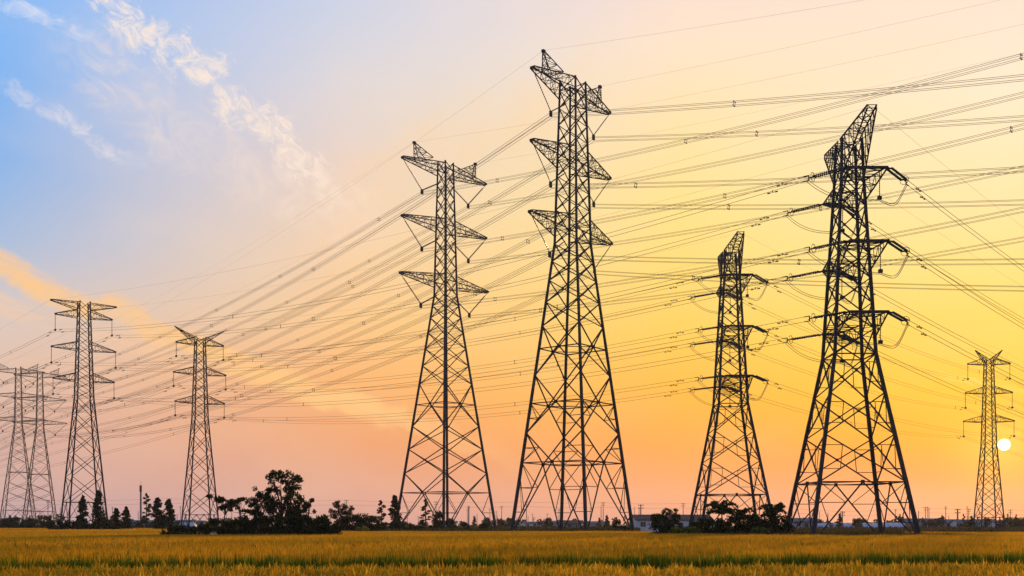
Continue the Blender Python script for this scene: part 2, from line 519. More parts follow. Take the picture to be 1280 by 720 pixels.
def vstring_tower(name, pattern, lw, bw, heavy=0.11, vdisc='porcelain', up=1.35, down=1.25):
    T = Tower(name, [(0, 6.3), (41.5, 1.85), (64.7, 1.3)] if pattern == 'wide' else [(0, 6.3), (41.5, 1.4), (64.7, 0.95)], lw, bw)
    T.legs()
    if pattern == 'wide':
        T.panel(0, 10.4, 'A', sub=2, hor=True)
        T.panel(10.4, 14.6, 'V', sub=1)
        T.panel(14.6, 18.8, 'A', sub=1, hor=True)
        T.panel(18.8, 22.8, 'V')
        T.panel(22.8, 26.6, 'A', hor=True)
        T.panel(26.6, 29.8, 'V')
        body_panels(T, [29.8, 33.2, 36.3, 39.0, 41.5], bw=bw * 0.9)
    else:
        T.panel(0, 7.0, 'A', sub=1, hor=True)
        T.panel(7.0, 10.4, 'V')
        body_panels(T, [10.4, 14.6, 18.6])
        T.panel(18.6, 22.4, 'A', hor=True)
        T.panel(22.4, 26.0, 'V')
        body_panels(T, [26.0, 29.2, 32.2, 35.0, 37.6, 39.7, 41.5], bw=bw * 0.85)
    # the upright upper body
    zs = [41.5]
    while zs[-1] < 64.0: zs.append(zs[-1] + 2.41)
    zs[-1] = 64.7
    body_panels(T, zs, bw=bw * 0.75)
    att = {}
    for lv, (z, L) in enumerate(TARMS):
        for side in (-1, 1):
            tip = T.arm(side, z, L, up, down, n=6, cw=0.125, bw=0.062, tip_w=0.3)
            nad = Vector((side * L * 0.56, 0, z - 4.6))
            inner = Vector((side * (T.w(z - 2.2) + 0.1), 0, z - 2.2))
            insulator('insulator_string', tip - Vector((0, 0, 0.2)), nad, heavy, 16, vdisc, T.o, rod=0.9)
            insulator('insulator_string', inner, nad, heavy, 16, vdisc, T.o, rod=0.6)
            b = MB(); b.box(nad - Vector((0, 0, 0.3)), (0.5, 0.2, 0.75))
            link('yoke_plate', b.mesh('yoke_plate', 'fitting'), T.o)
            att[(lv, side)] = nad - Vector((0, 0, 0.55))
    for side in (-1, 1):
        # ground wire horn standing on the top arm
        L = TARMS[0][1]
        z = TARMS[0][0]
        tip = Vector((side * L * 0.74, 0, 66.4))
        b = MB()
        base = [Vector((side * L * 0.38, sy_ * 0.95, z + 1.25)) for sy_ in (-1, 1)] + [Vector((side * L * 0.70, sy_ * 0.5, z + 0.55)) for sy_ in (1, -1)]
        prev = None
        for i in range(4):
            t = i / 3
            ring = [q.lerp(tip + Vector((0, (0.15 if q.y > 0 else -0.15), 0)), t) for q in base]
            for k in range(4):
                if prev:
                    b.bar(prev[k], ring[k], 0.10)
                    b.bar(prev[k], ring[(k + 1) % 4], 0.06)
                b.bar(ring[k], ring[(k + 1) % 4], 0.06)
            prev = ring
        b.box(tip, (0.5, 0.4, 0.35))
        link('ground_wire_horn', b.mesh('ground_wire_horn', 'steel'), T.o)
        att[('g', side)] = tip + Vector((0, 0, 0.1))
    T.plates()
    T.att = att
    return T

def place(o, px, d, rz, s=1.0):
    x, y = at(px, d)
    o.location = (x, y, 0); o.rotation_euler = (0, 0, rz); o.scale = (s, s, s)

STORE = {}     # tower key -> {attachment: world point}
def store(key, o, att):
    Mx = Matrix.Translation(o.location) @ o.rotation_euler.to_matrix().to_4x4() @ Matrix.Diagonal((*o.scale, 1))
    STORE[key] = {k: Mx @ v for k, v in att.items()}
    return Mx

TB = vstring_tower('transmission_tower', 'wide', 0.36, 0.145, 0.10)
place(TB.o, 716, 148, math.atan2(0.8, 0.6)); store('B', TB.o, TB.att)
tag(TB.o, 'tallest steel lattice tower, wide open diamond bracing, V-shaped insulators and horned top', 'pylon', 'steel lattice towers')
TA = vstring_tower('transmission_tower', 'tight', 0.34, 0.13, 0.15, up=1.1, down=0.85)
place(TA.o, 557, 205, math.atan2(0.725, 0.69), 1.126); store('A', TA.o, TA.att)
tag(TA.o, 'second tallest lattice tower, V-shaped insulators, standing over a round bush', 'pylon', 'steel lattice towers')
I_ = copy_tree(TA.o); place(I_, 50, 400, math.atan2(0.3, 0.95), 0.93); store('I', I_, TA.att)
tag(I_, 'distant lattice tower with V-shaped insulators, between its twin and the flat-topped tower', 'pylon', 'steel lattice towers')
H_ = copy_tree(TA.o); place(H_, 23, 510, math.atan2(0.3, 0.95), 1.21); store('H', H_, TA.att)
tag(H_, 'most distant lattice tower with V-shaped insulators, half hidden behind its twin', 'pylon', 'steel lattice towers')

def deadend_tower(name):
    """heavy angle tower with strain strings and jumper loops; crossarms along local x"""
    T = Tower(name, [(0, 5.0), (18.0, 1.95), (34.5, 1.1), (38.8, 0.95)], 0.34, 0.115)
    T.legs(0.6)
    T.panel(0, 5.7, 'A', sub=2, hor=True)
    T.panel(5.7, 10.2, 'X', sub=True)
    T.panel(10.2, 14.2, 'X', sub=True)
    T.panel(14.2, 18.0, 'X', sub=True, hor=True)
    body_panels(T, [18.0, 20.4, 22.9, 25.3, 27.7, 30.0, 32.3, 34.5], bw=0.105)
    body_panels(T, [34.5, 36.6, 38.8], bw=0.085)
    T.tips = {}
    for lv, z in enumerate((34.5, 27.7, 21.2)):
        for side in (-1, 1):
            L = 5.5 + (0.25 if lv else 0.0)
            T.arm(side, z, L, 0.2, 1.7, n=4, tip_w=1.75 if side > 0 else 0.8, tip_h=0.16, cw=0.11, bw=0.055)
            for e in (-1, 1):
                T.tips[(lv, side, e)] = Vector((side * L, e * (1.8 if side > 0 else 0.85), z))
            # jumper support string hanging under the arm tip
            insulator('jumper_insulator', (side * L * 0.97, 1.1, z - 0.2), (side * L * 0.97, 1.1, z - 2.6), 0.07, 12, 'porcelain', T.o, rod=0.2)
            b = MB(); b.box((side * L * 0.97, 1.1, z - 2.75), (0.3, 0.35, 0.32))
            link('jumper_weight', b.mesh('jumper_weight', 'fitting'), T.o)
    T.att = {}
    for side in (-1, 1):
        tip = Vector((side * 6.5, 0, 39.7))
        b = MB()
        base = [Vector((side * 1.1, -1.1, 35.0)), Vector((side * 1.1, 1.1, 35.0)), Vector((side * 0.3, 0.95, 39.0)), Vector((side * 0.3, -0.95, 39.0))]
        prev = None
        n = 6
        for i in range(n + 1):
            t = i / n
            ring = [q.lerp(tip + Vector((0, math.copysign(0.42, q.y), math.copysign(0.15, q.z - 36))), t) for q in base]
            for k in range(4):
                if prev:
                    b.bar(prev[k], ring[(k + 1) % 4], 0.06)
                if i: b.bar(ring[k], ring[(k + 1) % 4], 0.055)
            prev = ring
        o = link('ground_wire_arm', b.mesh('ground_wire_arm', 'steel'), T.o)
        for q in base:
            member('chord', q, tip + Vector((0, math.copysign(0.42, q.y), math.copysign(0.15, q.z - 36))), 0.115, o)
        T.att[('g', side)] = tip
    T.plates()
    return T

TE = deadend_tower('strain_tower')
place(TE.o, 1061, 101, R(-90)); 
TD_o = copy_tree(TE.o); place(TD_o, 913, 142, R(-90))
tag(TE.o, 'dark heavy strain tower with green glass insulators and hanging jumper loops', 'pylon', 'steel lattice towers')
tag(TD_o, 'smaller-looking strain tower with jumper loops rising behind the leafy bushes', 'pylon', 'steel lattice towers')

# strain strings + clamps + jumpers, added after the wire headings are known
LVN = ('top', 'middle', 'lowest')
def strain_sets(key, tower, heads):
    """heads[e] = unit 3-D heading of the wires on line side e (-1 left, +1 right)"""
    Mx = Matrix.Translation(tower.location) @ tower.rotation_euler.to_matrix().to_4x4()
    Mi = Mx.inverted()
    pts = {}
    for lv in range(3):
        for side in (-1, 1):
            ends = {}
            for e in (-1, 1):
                p = TE.tips[(lv, side, e)]
                hw = heads[e]
                h = (Mi.to_3x3() @ Vector(hw)).normalized()
                lat = h.cross(Vector((0, 0, 1))).normalized()
                q = p + h * 3.6
                for k in (-0.22, 0.22):
                    insulator('strain_string', p + lat * k + h * 0.35, q + lat * k - h * 0.25, 0.13, 15, 'glass', tower, rod=0.0)
                b = MB()
                b.bar(p, p + h * 0.4, 0.12); b.bar(p + h * 0.35 - lat * 0.3, p + h * 0.35 + lat * 0.3, 0.12)
                b.bar(q - h * 0.25 - lat * 0.3, q - h * 0.25 + lat * 0.3, 0.12)
                b.bar(q - h * 0.25, q + h * 0.35, 0.09)
                vz = Vector((0, 0, 0.23))
                b.bar(q + h * 0.3 + vz, q + h * 0.3 - vz, 0.09)
                for vv in (vz, -vz): b.bar(q + h * 0.3 + vv, q + h * 0.85 + vv, 0.075)
                # grading ring
                ring = [q - h * 0.1 + lat * 0.42 * math.cos(t) + Vector((0, 0, 0.42)) * math.sin(t) for t in [2 * math.pi * j / 10 for j in range(11)]]
                rb = MB(); rb.tube(ring, 0.03, 4, False)
                sc = link('strain_clamp', b.mesh('strain_clamp', 'fitting'), tower)
                link('grading_ring', rb.mesh('grading_ring', 'fitting'), sc)
                pts[(lv, side, e)] = Mx @ (q + h * 0.85)
                ends[e] = q + h * 0.5
            # jumper loop: two cables from clamp to clamp past the support weight
            wgt = Vector((side * abs(TE.tips[(lv, side, 1)].x) * 0.97, 1.1, TE.tips[(lv, side, 1)].z - 2.9))
            for vo in (0.0, -0.3):
                P = []
                a, c = ends[1] + Vector((0, 0, vo)), ends[-1] + Vector((0, 0, vo))
                w2 = wgt + Vector((0, 0, vo * 0.4))
                for i in range(11):
                    t = i / 10
                    q = a.lerp(w2, t); q.z -= 4 * 0.75 * t * (1 - t) + 0.9 * math.sin(math.pi * t) ** 2 * (1 - t)
                    P.append(q)
                for i in range(1, 17):
                    t = i / 16
                    q = w2.lerp(c, t); q.z -= 4 * 0.75 * t * (1 - t) * (0.6 + 0.8 * t)
                    P.append(q)
                b = MB(); b.tube(P, 0.03, 4)
                link('jumper_cable', b.mesh('jumper_cable', 'cable'), tower)
    STORE[key] = pts
    for side in (-1, 1):
        pts[('g', side)] = Mx @ TE.att[('g', side)]

def suspension_tower(name, arms, horn, top, waist, base_w, waist_w, top_w, lw, bw, style, slen=2.4, levels=None):
    """slim tower with straight hanging strings; style 'Y' = two raised horns, 'flat' = a level ground wire arm"""
    T = Tower(name, [(0, base_w), (waist, waist_w), (top, top_w)], lw, bw)
    T.legs(0.65)
    T.panel(0, levels[0], 'A', sub=1, hor=True)
    for a, b_ in zip(levels, levels[1:]): T.panel(a, b_, 'X')
    zs = [waist]
    n = max(1, round((top - waist) / 1.75))
    zs = [lerp(waist, top, i / n) for i in range(n + 1)]
    body_panels(T, zs, bw=bw * 0.8)
    T.att = {}
    for lv, (z, L) in enumerate(arms):
        for side in (-1, 1):
            tip = T.arm(side, z, L, 1.35, 0.25, n=4, cw=0.105, bw=0.055, tip_w=0.2, tip_h=0.18)
            q = tip - Vector((0, 0, slen + 0.3))
            insulator('insulator_string', tip - Vector((0, 0, 0.1)), q, 0.085, 14, 'porcelain', T.o, rod=0.25)
            b = MB(); b.box(q - Vector((0, 0, 0.15)), (0.25, 0.7, 0.32))
            link('suspension_clamp', b.mesh('suspension_clamp', 'fitting'), T.o)
            T.att[(lv, side)] = q - Vector((0, 0, 0.25))
    for side in (-1, 1):
        if style == 'flat':
            tip = T.arm(side, horn[1] - 0.1, horn[0], 0.1, 1.3, n=4, cw=0.105, bw=0.055, tip_w=0.2, tip_h=0.18, name='ground_wire_arm')
            T.att[('g', side)] = tip
        else:
            tip = Vector((side * horn[0], 0, horn[1]))
            w = T.w(top)
            base = [Vector((side * w, sy_ * w, arms[0][0] + 0.1)) for sy_ in (-1, 1)] + [Vector((-side * 0.15, sy_ * w, top - 0.15)) for sy_ in (1, -1)]
            b = MB(); prev = None
            for i in range(6):
                t = i / 5
                ring = [p.lerp(tip + Vector((0, math.copysign(0.15, p.y), 0)), t) for p in base]
                for k in range(4):
                    if prev: b.bar(prev[k], ring[(k + 1) % 4], 0.055)
                    if i: b.bar(ring[k], ring[(k + 1) % 4], 0.05)
                prev = ring
            o = link('ground_wire_horn', b.mesh('ground_wire_horn', 'steel'), T.o)
            for p in base: member('chord', p, tip + Vector((0, math.copysign(0.15, p.y), 0)), 0.1, o)
            T.att[('g', side)] = tip
    T.plates()
    return T

TC = suspension_tower('suspension_tower', [(38.1, 4.7), (32.1, 5.2), (26.3, 4.9)], (5.0, 41.2), 38.9, 23.0, 3.1, 1.3, 0.85, 0.24, 0.10, 'Y',
                      levels=[3.6, 8.0, 12.2, 16.0, 19.6, 23.0])
place(TC.o, 250, 210, math.atan2(0.52, 0.85)); store('C', TC.o, TC.att)
tag(TC.o, 'slim lattice tower with Y-shaped horned top standing behind the bushy trees', 'pylon', 'steel lattice towers')
TG = suspension_tower('suspension_tower', [(42.6, 5.3), (36.2, 6.0), (30.1, 5.7)], (6.1, 45.3), 45.5, 26.5, 3.75, 1.5, 0.95, 0.26, 0.105, 'flat',
                      levels=[6.0, 11.0, 15.5, 19.5, 23.2, 26.5], slen=2.7)
place(TG.o, 105, 205, math.atan2(0.58, 0.82)); store('G', TG.o, TG.att)
tag(TG.o, 'lattice tower with a flat bar top and hanging insulators above two conical trees', 'pylon', 'steel lattice towers')
TF = suspension_tower('suspension_tower', [(37.2, 4.5), (30.8, 5.0), (24.5, 5.4)], (2.9, 40.2), 38.0, 19.0, 2.55, 1.25, 0.75, 0.22, 0.095, 'Y',
                      levels=[3.2, 6.6, 10.0, 13.2, 16.2, 19.0], slen=2.9)
place(TF.o, 1236, 230, math.atan2(-0.08, 1.0)); store('F', TF.o, TF.att)
tag(TF.o, 'slim lattice tower with small Y-shaped top standing right beside the low sun', 'pylon', 'steel lattice towers')

# ------------------------------------------------------------------ conductors
def damper_mesh():
    b = MB()
    b.bar((0, -0.45, -0.14), (0, 0.45, -0.14), 0.03)
    b.box((0, -0.4, -0.14), (0.1, 0.28, 0.1)); b.box((0, 0.4, -0.14), (0.1, 0.28, 0.1)); b.bar((0, 0, -0.14), (0, 0, 0.05), 0.07)
    return b.mesh('damper', 'fitting')
DAMP = damper_mesh()
def spacer_mesh(n, s):
    b = MB()
    h = s / 2
    if n == 4:
        c = [Vector((h, 0, h)), Vector((-h, 0, h)), Vector((-h, 0, -h)), Vector((h, 0, -h))]
        for k in range(4):
            b.bar(c[k], c[(k + 1) % 4], 0.05); b.box(c[k], (0.10, 0.14, 0.10))
    else:
        b.bar((0, 0, h), (0, 0, -h), 0.05); b.box((0, 0, h), (0.09, 0.14, 0.09)); b.box((0, 0, -h), (0.09, 0.14, 0.09))
    return b.mesh('spacer', 'fitting')
SP4, SP2 = spacer_mesh(4, 0.50), spacer_mesh(2, 0.46)
R4, R2, RG = 0.024, 0.022, 0.0085

def run(pts, n, label, group, radius, spacing=0.5, every=52.0, first=20.0, damp=False, cat='power line'):
    """a span: n cables round the centre line pts, with spacers; one thing"""
    pts = [Vector(p) for p in pts]
    o0 = pts[0]
    root = empty('conductor_bundle' if n > 1 else 'ground_wire', o0)
    d = (pts[-1] - pts[0]); d.z = 0; d.normalize()
    lat = Vector((d.y, -d.x, 0))
    h = spacing / 2
    offs = {4: [(h, h), (-h, h), (-h, -h), (h, -h)], 2: [(0, h), (0, -h)], 1: [(0, 0)]}[n]
    if n == 1:
        bpy.data.objects.remove(root)
        b = MB(); b.tube([p - o0 for p in pts], radius, 4)
        root = link('ground_wire', b.mesh('ground_wire', 'cable')); root.location = o0
    else:
        for a, c in offs:
            b = MB(); b.tube([p - o0 + lat * a + Vector((0, 0, c)) for p in pts], radius, 4)
            link('cable', b.mesh('cable', 'cable'), root)
        dist, nxt, rz = 0.0, first, math.atan2(-d.x, d.y)
        for p, q in zip(pts, pts[1:]):
            L = (q - p).length
            while nxt <= dist + L:
                c = p.lerp(q, (nxt - dist) / L) - o0
                s_ = link('spacer', SP4 if n == 4 else SP2, root)
                s_.location = c; s_.rotation_euler = (math.atan2((q - p).z, math.hypot((q - p).x, (q - p).y)), 0, rz)
                nxt += every * random.uniform(0.85, 1.15)
            dist += L
        if damp:
            for e, sg in ((0, 1), (-1, -1)) if damp == 2 else ((0, 1),):
                for zc, far in ((h, 2.2), (-h, 3.2)):
                    seg = (pts[1] - pts[0]).normalized() if e == 0 else (pts[-2] - pts[-1]).normalized()
                    dm = link('damper', DAMP, root)
                    dm.location = pts[e] + seg * far - o0 + Vector((0, 0, zc)); dm.rotation_euler = (0, 0, rz)
    tag(root, label, cat, group)
    return root

def sagged(P0, P1, sag, n=36):
    return [Vector(P0).lerp(Vector(P1), i / n) - Vector((0, 0, 4 * sag * (i / n) * (1 - i / n))) for i in range(n + 1)]

def shoot(P0, head, L, slope, b, n=40):
    hx, hy = head
    k = math.hypot(hx, hy); hx, hy = hx / k, hy / k
    return [Vector((P0.x + hx * t, P0.y + hy * t, P0.z + slope * t + b * t * t)) for t in [L * i / n for i in range(n + 1)]]

def slope_for(P0, head, px, y, b):
    """slope at the tower that lets a span sag past the sight line (px, y)"""
    hx, hy = head
    k = math.hypot(hx, hy); hx, hy = hx / k, hy / k
    tx = (px - 640) / F
    t = (tx * P0.y - P0.x) / (hx - tx * hy)
    z = zrow(y, P0.y + hy * t)
    return (z - P0.z - b * t * t) / t

SIDE = {-1: 'side away from sun', 1: 'sunward side'}
G4, G2, GG = 'four-wire bundles of the V-string towers', 'twin-wire bundles of the smaller towers', 'thin ground wires on the tower tops'
HA, HB = (0.70, -0.71), (0.814, -0.58)
right_A = {(0, -1): 70, (0, 1): 118, (1, -1): 158, (1, 1): 210, (2, -1): 262, (2, 1): 299}
right_B = {(0, -1): 97, (0, 1): 148, (1, -1): 212, (1, 1): 253, (2, -1): 327, (2, 1): 361}
for key, nm, hd, tgt, far, L in (('A', 'second tallest tower', HA, right_A, 'H', 235), ('B', 'tallest tower', HB, right_B, 'I', 190)):
    for (lv, side), y in tgt.items():
        P0 = STORE[key][(lv, side)]
        run(shoot(P0, hd, L, slope_for(P0, hd, 1280, y, 0.0004), 0.0004), 4,
            f"bundle off {nm}'s {LVN[lv]} arm, {SIDE[side]}, passing above strain towers", G4, R4, every=46, first=random.uniform(12, 40))
        P1 = STORE[far][(lv, side)]
        run(sagged(P0, P1, 8.0 if key == 'A' else 8.5), 4,
            f"bundle off {nm}'s {LVN[lv]} arm, {SIDE[side]}, toward distant twins", G4, R4, every=48, first=random.uniform(15, 45))
    for side in (-1, 1):
        P0 = STORE[key][('g', side)]
        tpx, ty = {('B', -1): (1080, 0), ('B', 1): (1250, 0), ('A', -1): (1280, 30), ('A', 1): (1280, 66)}[(key, side)]
        run(shoot(P0, hd, L, slope_for(P0, hd, tpx, ty, 0.0003), 0.0003), 1, f"thin ground wire off {nm}'s horn, {SIDE[side]}, above strain towers", GG, RG, cat='power line')
        run(sagged(P0, STORE[far][('g', side)], 6.0), 1, f"thin ground wire off {nm}'s horn, {SIDE[side]}, toward distant twins", GG, RG, cat='power line')
for key, nm in (('H', 'most distant tower'), ('I', 'distant tower beside the flat-topped one')):
    for lv in range(3):
        for side in (-1, 1):
            P0 = STORE[key][(lv, side)]
            run(shoot(P0, (-0.62, 0.78), 170, -0.09, 0.0003, 14), 4,
                f"bundle beyond the {nm}, {LVN[lv]} arm, {SIDE[side]}", G4, R4, every=60)

HEAD_L = {'E': (-117, 104), 'D': (-93, 68)}
HR = {'E': (0.70, 0.71), 'D': (105.3 - 29.8, 230 - 142)}
def h3(h, s):
    k = math.hypot(*h); v = Vector((h[0] / k, h[1] / k, s)); return v.normalized()
for key, tw in (('E', TE.o), ('D', TD_o)):
    strain_sets(key, tw, {-1: h3(HEAD_L[key], -0.03), 1: h3(HR[key], -0.10)})
# local e = -1 / +1: local y axis of the strain towers after the -90 degree turn points to the sun side
NMS = {'E': 'dark strain tower', 'D': 'smaller-looking strain tower', 'G': 'flat-topped tower', 'C': 'Y-topped tower behind the bushes', 'F': 'tower beside the sun'}
NEAR = {1: 'outer circuit', -1: 'inner circuit'}
for key, far in (('E', 'G'), ('D', 'C')):
    for lv in range(3):
        for side in (1, -1):       # side +1 = tip nearer to the rice field
            P0 = STORE[key][(lv, side, -1)]
            P1 = STORE[far][(lv, -side)]
            run(sagged(P0, P1, 3.6 if key == 'E' else 2.4), 2, f"twin wires from {NMS[key]} to {NMS[far]}, {LVN[lv]} level, {NEAR[side]}", G2, R2, 0.46, every=60, first=30, damp=2)
    for side in (1, -1):
        run(sagged(STORE[key][('g', side)], STORE[far][('g', -side)], 2.2), 1, f"thin ground wire from {NMS[key]} to {NMS[far]}, {NEAR[side]}", GG, RG)
for lv in range(3):
    for side in (1, -1):
        P0 = STORE['E'][(lv, side, 1)]
        run(shoot(P0, HR['E'], 260, -0.10, 0.0004), 2, f"twin wires from {NMS['E']} passing high over the sun, {LVN[lv]} level, {NEAR[side]}", G2, R2, 0.46, every=55, first=50, damp=1)
        run(sagged(STORE['D'][(lv, side, 1)], STORE['F'][(lv, side)], 1.6), 2, f"twin wires from {NMS['D']} to {NMS['F']}, {LVN[lv]} level, {NEAR[side]}", G2, R2 * 0.9, 0.46, every=60, first=40, damp=2)
        run(shoot(STORE['F'][(lv, side)], (0.66, 0.75), 160, -0.06, 0.0003, 14), 2, f"twin wires leaving {NMS['F']}, {LVN[lv]} level, {NEAR[side]}", G2, R2, 0.46, every=60)
for side in (1, -1):
    run(shoot(STORE['E'][('g', side)], HR['E'], 260, -0.09, 0.0003), 1, f"thin ground wire from {NMS['E']} slanting over the sun, {NEAR[side]}", GG, RG)
    run(sagged(STORE['D'][('g', side)], STORE['F'][('g', side)], 1.2), 1, f"thin ground wire from {NMS['D']} to {NMS['F']}, {NEAR[side]}", GG, RG)
    run(shoot(STORE['F'][('g', side)], (0.66, 0.75), 160, -0.06, 0.0003, 14), 1, f"thin ground wire leaving {NMS['F']}, {NEAR[side]}", GG, RG)
for key, hd, L in (('G', (-0.75, 0.66), 170), ('C', (-0.74, 0.67), 330)):
    for lv in range(3):
        for side in (1, -1):
            run(shoot(STORE[key][(lv, side)], hd, L, -0.11, 0.00032), 2, f"twin wires leaving {NMS[key]} toward the distant twins, {LVN[lv]} level, {NEAR[-side]}", G2, R2, 0.46, every=60, damp=1)
    for side in (1, -1):
        run(shoot(STORE[key][('g', side)], hd, L, -0.13, 0.0003), 1, f"thin ground wire leaving {NMS[key]} toward the distant twins, {NEAR[-side]}", GG, RG)

# ------------------------------------------------------------------ ground
b = MB()
S = 3000
b.v = [Vector((-S, -60, 0)), Vector((S, -60, 0)), Vector((S, S, 0)), Vector((-S, S, 0))]; b.f = [(0, 1, 2, 3)]
tag(link('ground', b.mesh('ground', 'ground')), kind='structure')
b = MB()
b.v = [Vector(p) for p in ((-60, 2, 0.012), (60, 2, 0.012), (110, 128, 0.012), (-50, 128, 0.012), (-60, 240, 0.012), (-165, 240, 0.012))]
b.f = [(0, 1, 2, 3, 4, 5)]
tag(link('paddy_field', b.mesh('paddy_field', 'paddy')), kind='structure')

def np_mesh(name, V, Fc, m, tone=None):
    """mesh from numpy triangles; tone = per-vertex value for the material"""
    me = bpy.data.meshes.new(name)
    nv, nf = len(V), len(Fc)
    me.vertices.add(nv); me.vertices.foreach_set('co', V.astype(np.float32).ravel())
    me.loops.add(nf * 3); me.loops.foreach_set('vertex_index', Fc.astype(np.int32).ravel())
    me.polygons.add(nf); me.polygons.foreach_set('loop_start', np.arange(0, nf * 3, 3, dtype=np.int32))
    me.update(calc_edges=True)
    if tone is not None:
        a = me.attributes.new('tone', 'FLOAT', 'POINT')
        a.data.foreach_set('value', tone.astype(np.float32))
    me.materials.append(M[m])
    return me

def patchy(x, y):
    """slow variation over the field, 0..1"""
    v = np.sin(x * 0.31 + 1.3 * np.sin(y * 0.13)) + np.sin(y * 0.42 + x * 0.11 + 2.0) + np.sin(x * 0.9 - y * 0.55) * 0.6
    return (v / 2.6 + 1) / 2

def leaves(n_pts, base_z, height, width, lean, tone, tone_base=None):
    """bent blades (3 triangles) at points (n,2)"""
    x, y = n_pts[:, 0], n_pts[:, 1]
    n = len(x)
    th = rng.uniform(0, 2 * np.pi, n)
    ox, oy = np.cos(th), np.sin(th)
    wx, wy = -oy * width / 2, ox * width / 2
    # turn the blades roughly broadside so that they keep their width
    mx, my = x + ox * lean * 0.35, y + oy * lean * 0.35
    tx, ty = x + ox * lean, y + oy * lean
    mz = base_z + (height - base_z) * 0.72
    V = np.empty((n, 5, 3))
    V[:, 0] = np.stack([x - wx, y - wy, base_z], 1); V[:, 1] = np.stack([x + wx, y + wy, base_z], 1)
    V[:, 2] = np.stack([mx - wx, my - wy, mz], 1); V[:, 3] = np.stack([mx + wx, my + wy, mz], 1)
    V[:, 4] = np.stack([tx, ty, height], 1)
    f = np.array([[0, 1, 3], [0, 3, 2], [2, 3, 4]])
    Fc = (np.arange(n)[:, None, None] * 5 + f[None]).reshape(-1, 3)
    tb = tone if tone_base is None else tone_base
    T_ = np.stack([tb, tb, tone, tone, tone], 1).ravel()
    return V.reshape(-1, 3), Fc, T_

def tris(n_pts, base_z, height, width, tone):
    x, y = n_pts[:, 0], n_pts[:, 1]
    n = len(x)
    th = rng.uniform(-0.9, 0.9, n)
    wx, wy = np.cos(th) * width / 2, np.sin(th) * width / 2
    lx, ly = rng.normal(0, 0.06, n), rng.normal(0, 0.06, n)
    V = np.stack([np.stack([x - wx, y - wy, base_z], 1), np.stack([x + wx, y + wy, base_z], 1), np.stack([x + lx, y + ly, height], 1)], 1)
    Fc = np.arange(n * 3).reshape(-1, 3)
    return V.reshape(-1, 3), Fc, np.repeat(tone, 3)

def merge(parts):
    Vs, Fs, Ts, off = [], [], [], 0
    for V, Fc, T_ in parts:
        Vs.append(V); Fs.append(Fc + off); Ts.append(T_); off += len(V)
    return np.concatenate(Vs), np.concatenate(Fs), np.concatenate(Ts)

def wedge(n, y0, y1, k=0.56):
    """random points between two distances, as wide as the view and a margin"""
    y = np.sqrt(rng.uniform(y0 ** 2, y1 ** 2, n))
    return np.stack([rng.uniform(-1, 1, n) * (k * y + 2.5), y], 1)

# the drain between the two plots
def drain_near(x):
    return 23.4 + 0.09 * x + 0.25 * np.sin(x * 0.7) + 0.2 * np.sin(x * 1.9 + 1) + np.where((x > 1.5) & (x < 5.5), -1.0, 0.0) * np.clip(np.minimum(x - 1.5, 5.5 - x), 0, 1)
def drain_far(x):
    return 27.2 + 0.17 * x + 0.2 * np.sin(x * 0.5 + 2) + 0.2 * np.sin(x * 1.7)

def edge_far(x, y):
    """inside the main plots: front of the hedge, the pads round the strain towers, the far edges"""
    px = 640 + F * x / y
    lim = np.where(px < 214, 235.0, np.where(px < 425, 90.0, np.where(px < 815, 130.0, np.where(px < 955, 101.0, np.where(px < 1130, 90.0, 118.0)))))
    return y < lim + 1.5 * np.sin(x * 0.8)

def hills(n_hill, per, y0, y1, spread):
    """rice grows in hills: clumps of tillers; returns points, their hill's height offset and tone"""
    h = wedge(n_hill, y0, y1)
    hh, ht = rng.normal(0, 0.05, n_hill), rng.random(n_hill)
    idx = np.repeat(np.arange(n_hill), per)
    p = h[idx] + rng.normal(0, spread, (len(idx), 2))
    return p, hh[idx], ht[idx]

parts = []
# near plot: tillers and drooping seed heads
p, hh, ht = hills(13000, 12, 13.5, 28.0, 0.055)
k_ = p[:, 1] < drain_near(p[:, 0]); p, hh, ht = p[k_], hh[k_], ht[k_]
pt = patchy(p[:, 0], p[:, 1])
n = len(p)
top = 0.77 + 0.06 * patchy(p[:, 0] * 3, p[:, 1] * 3) + hh + rng.normal(0, 0.05, n) - 0.05 * np.clip(1 - (drain_near(p[:, 0]) - p[:, 1]) / 2.2, 0, 1)
green = ht * 0.7 + rng.random(n) * 0.3 - 0.14 * (pt < 0.5)
tone = np.where(green < 0.40, rng.uniform(0.08, 0.48, n), rng.uniform(0.55, 1.0, n) ** 0.8)
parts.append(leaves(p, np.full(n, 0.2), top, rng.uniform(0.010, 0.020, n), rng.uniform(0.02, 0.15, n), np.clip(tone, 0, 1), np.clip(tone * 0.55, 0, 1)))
pick = rng.random(n) < 0.5
q = p[pick] + 0.03; m_ = len(q)
parts.append(leaves(q, np.full(m_, 0.60), top[pick] + 0.03, rng.uniform(0.018, 0.034, m_), rng.uniform(0.05, 0.2, m_), np.clip(rng.uniform(0.55, 1.0, m_) - 0.25 * (green[pick] < 0.3), 0, 1)))
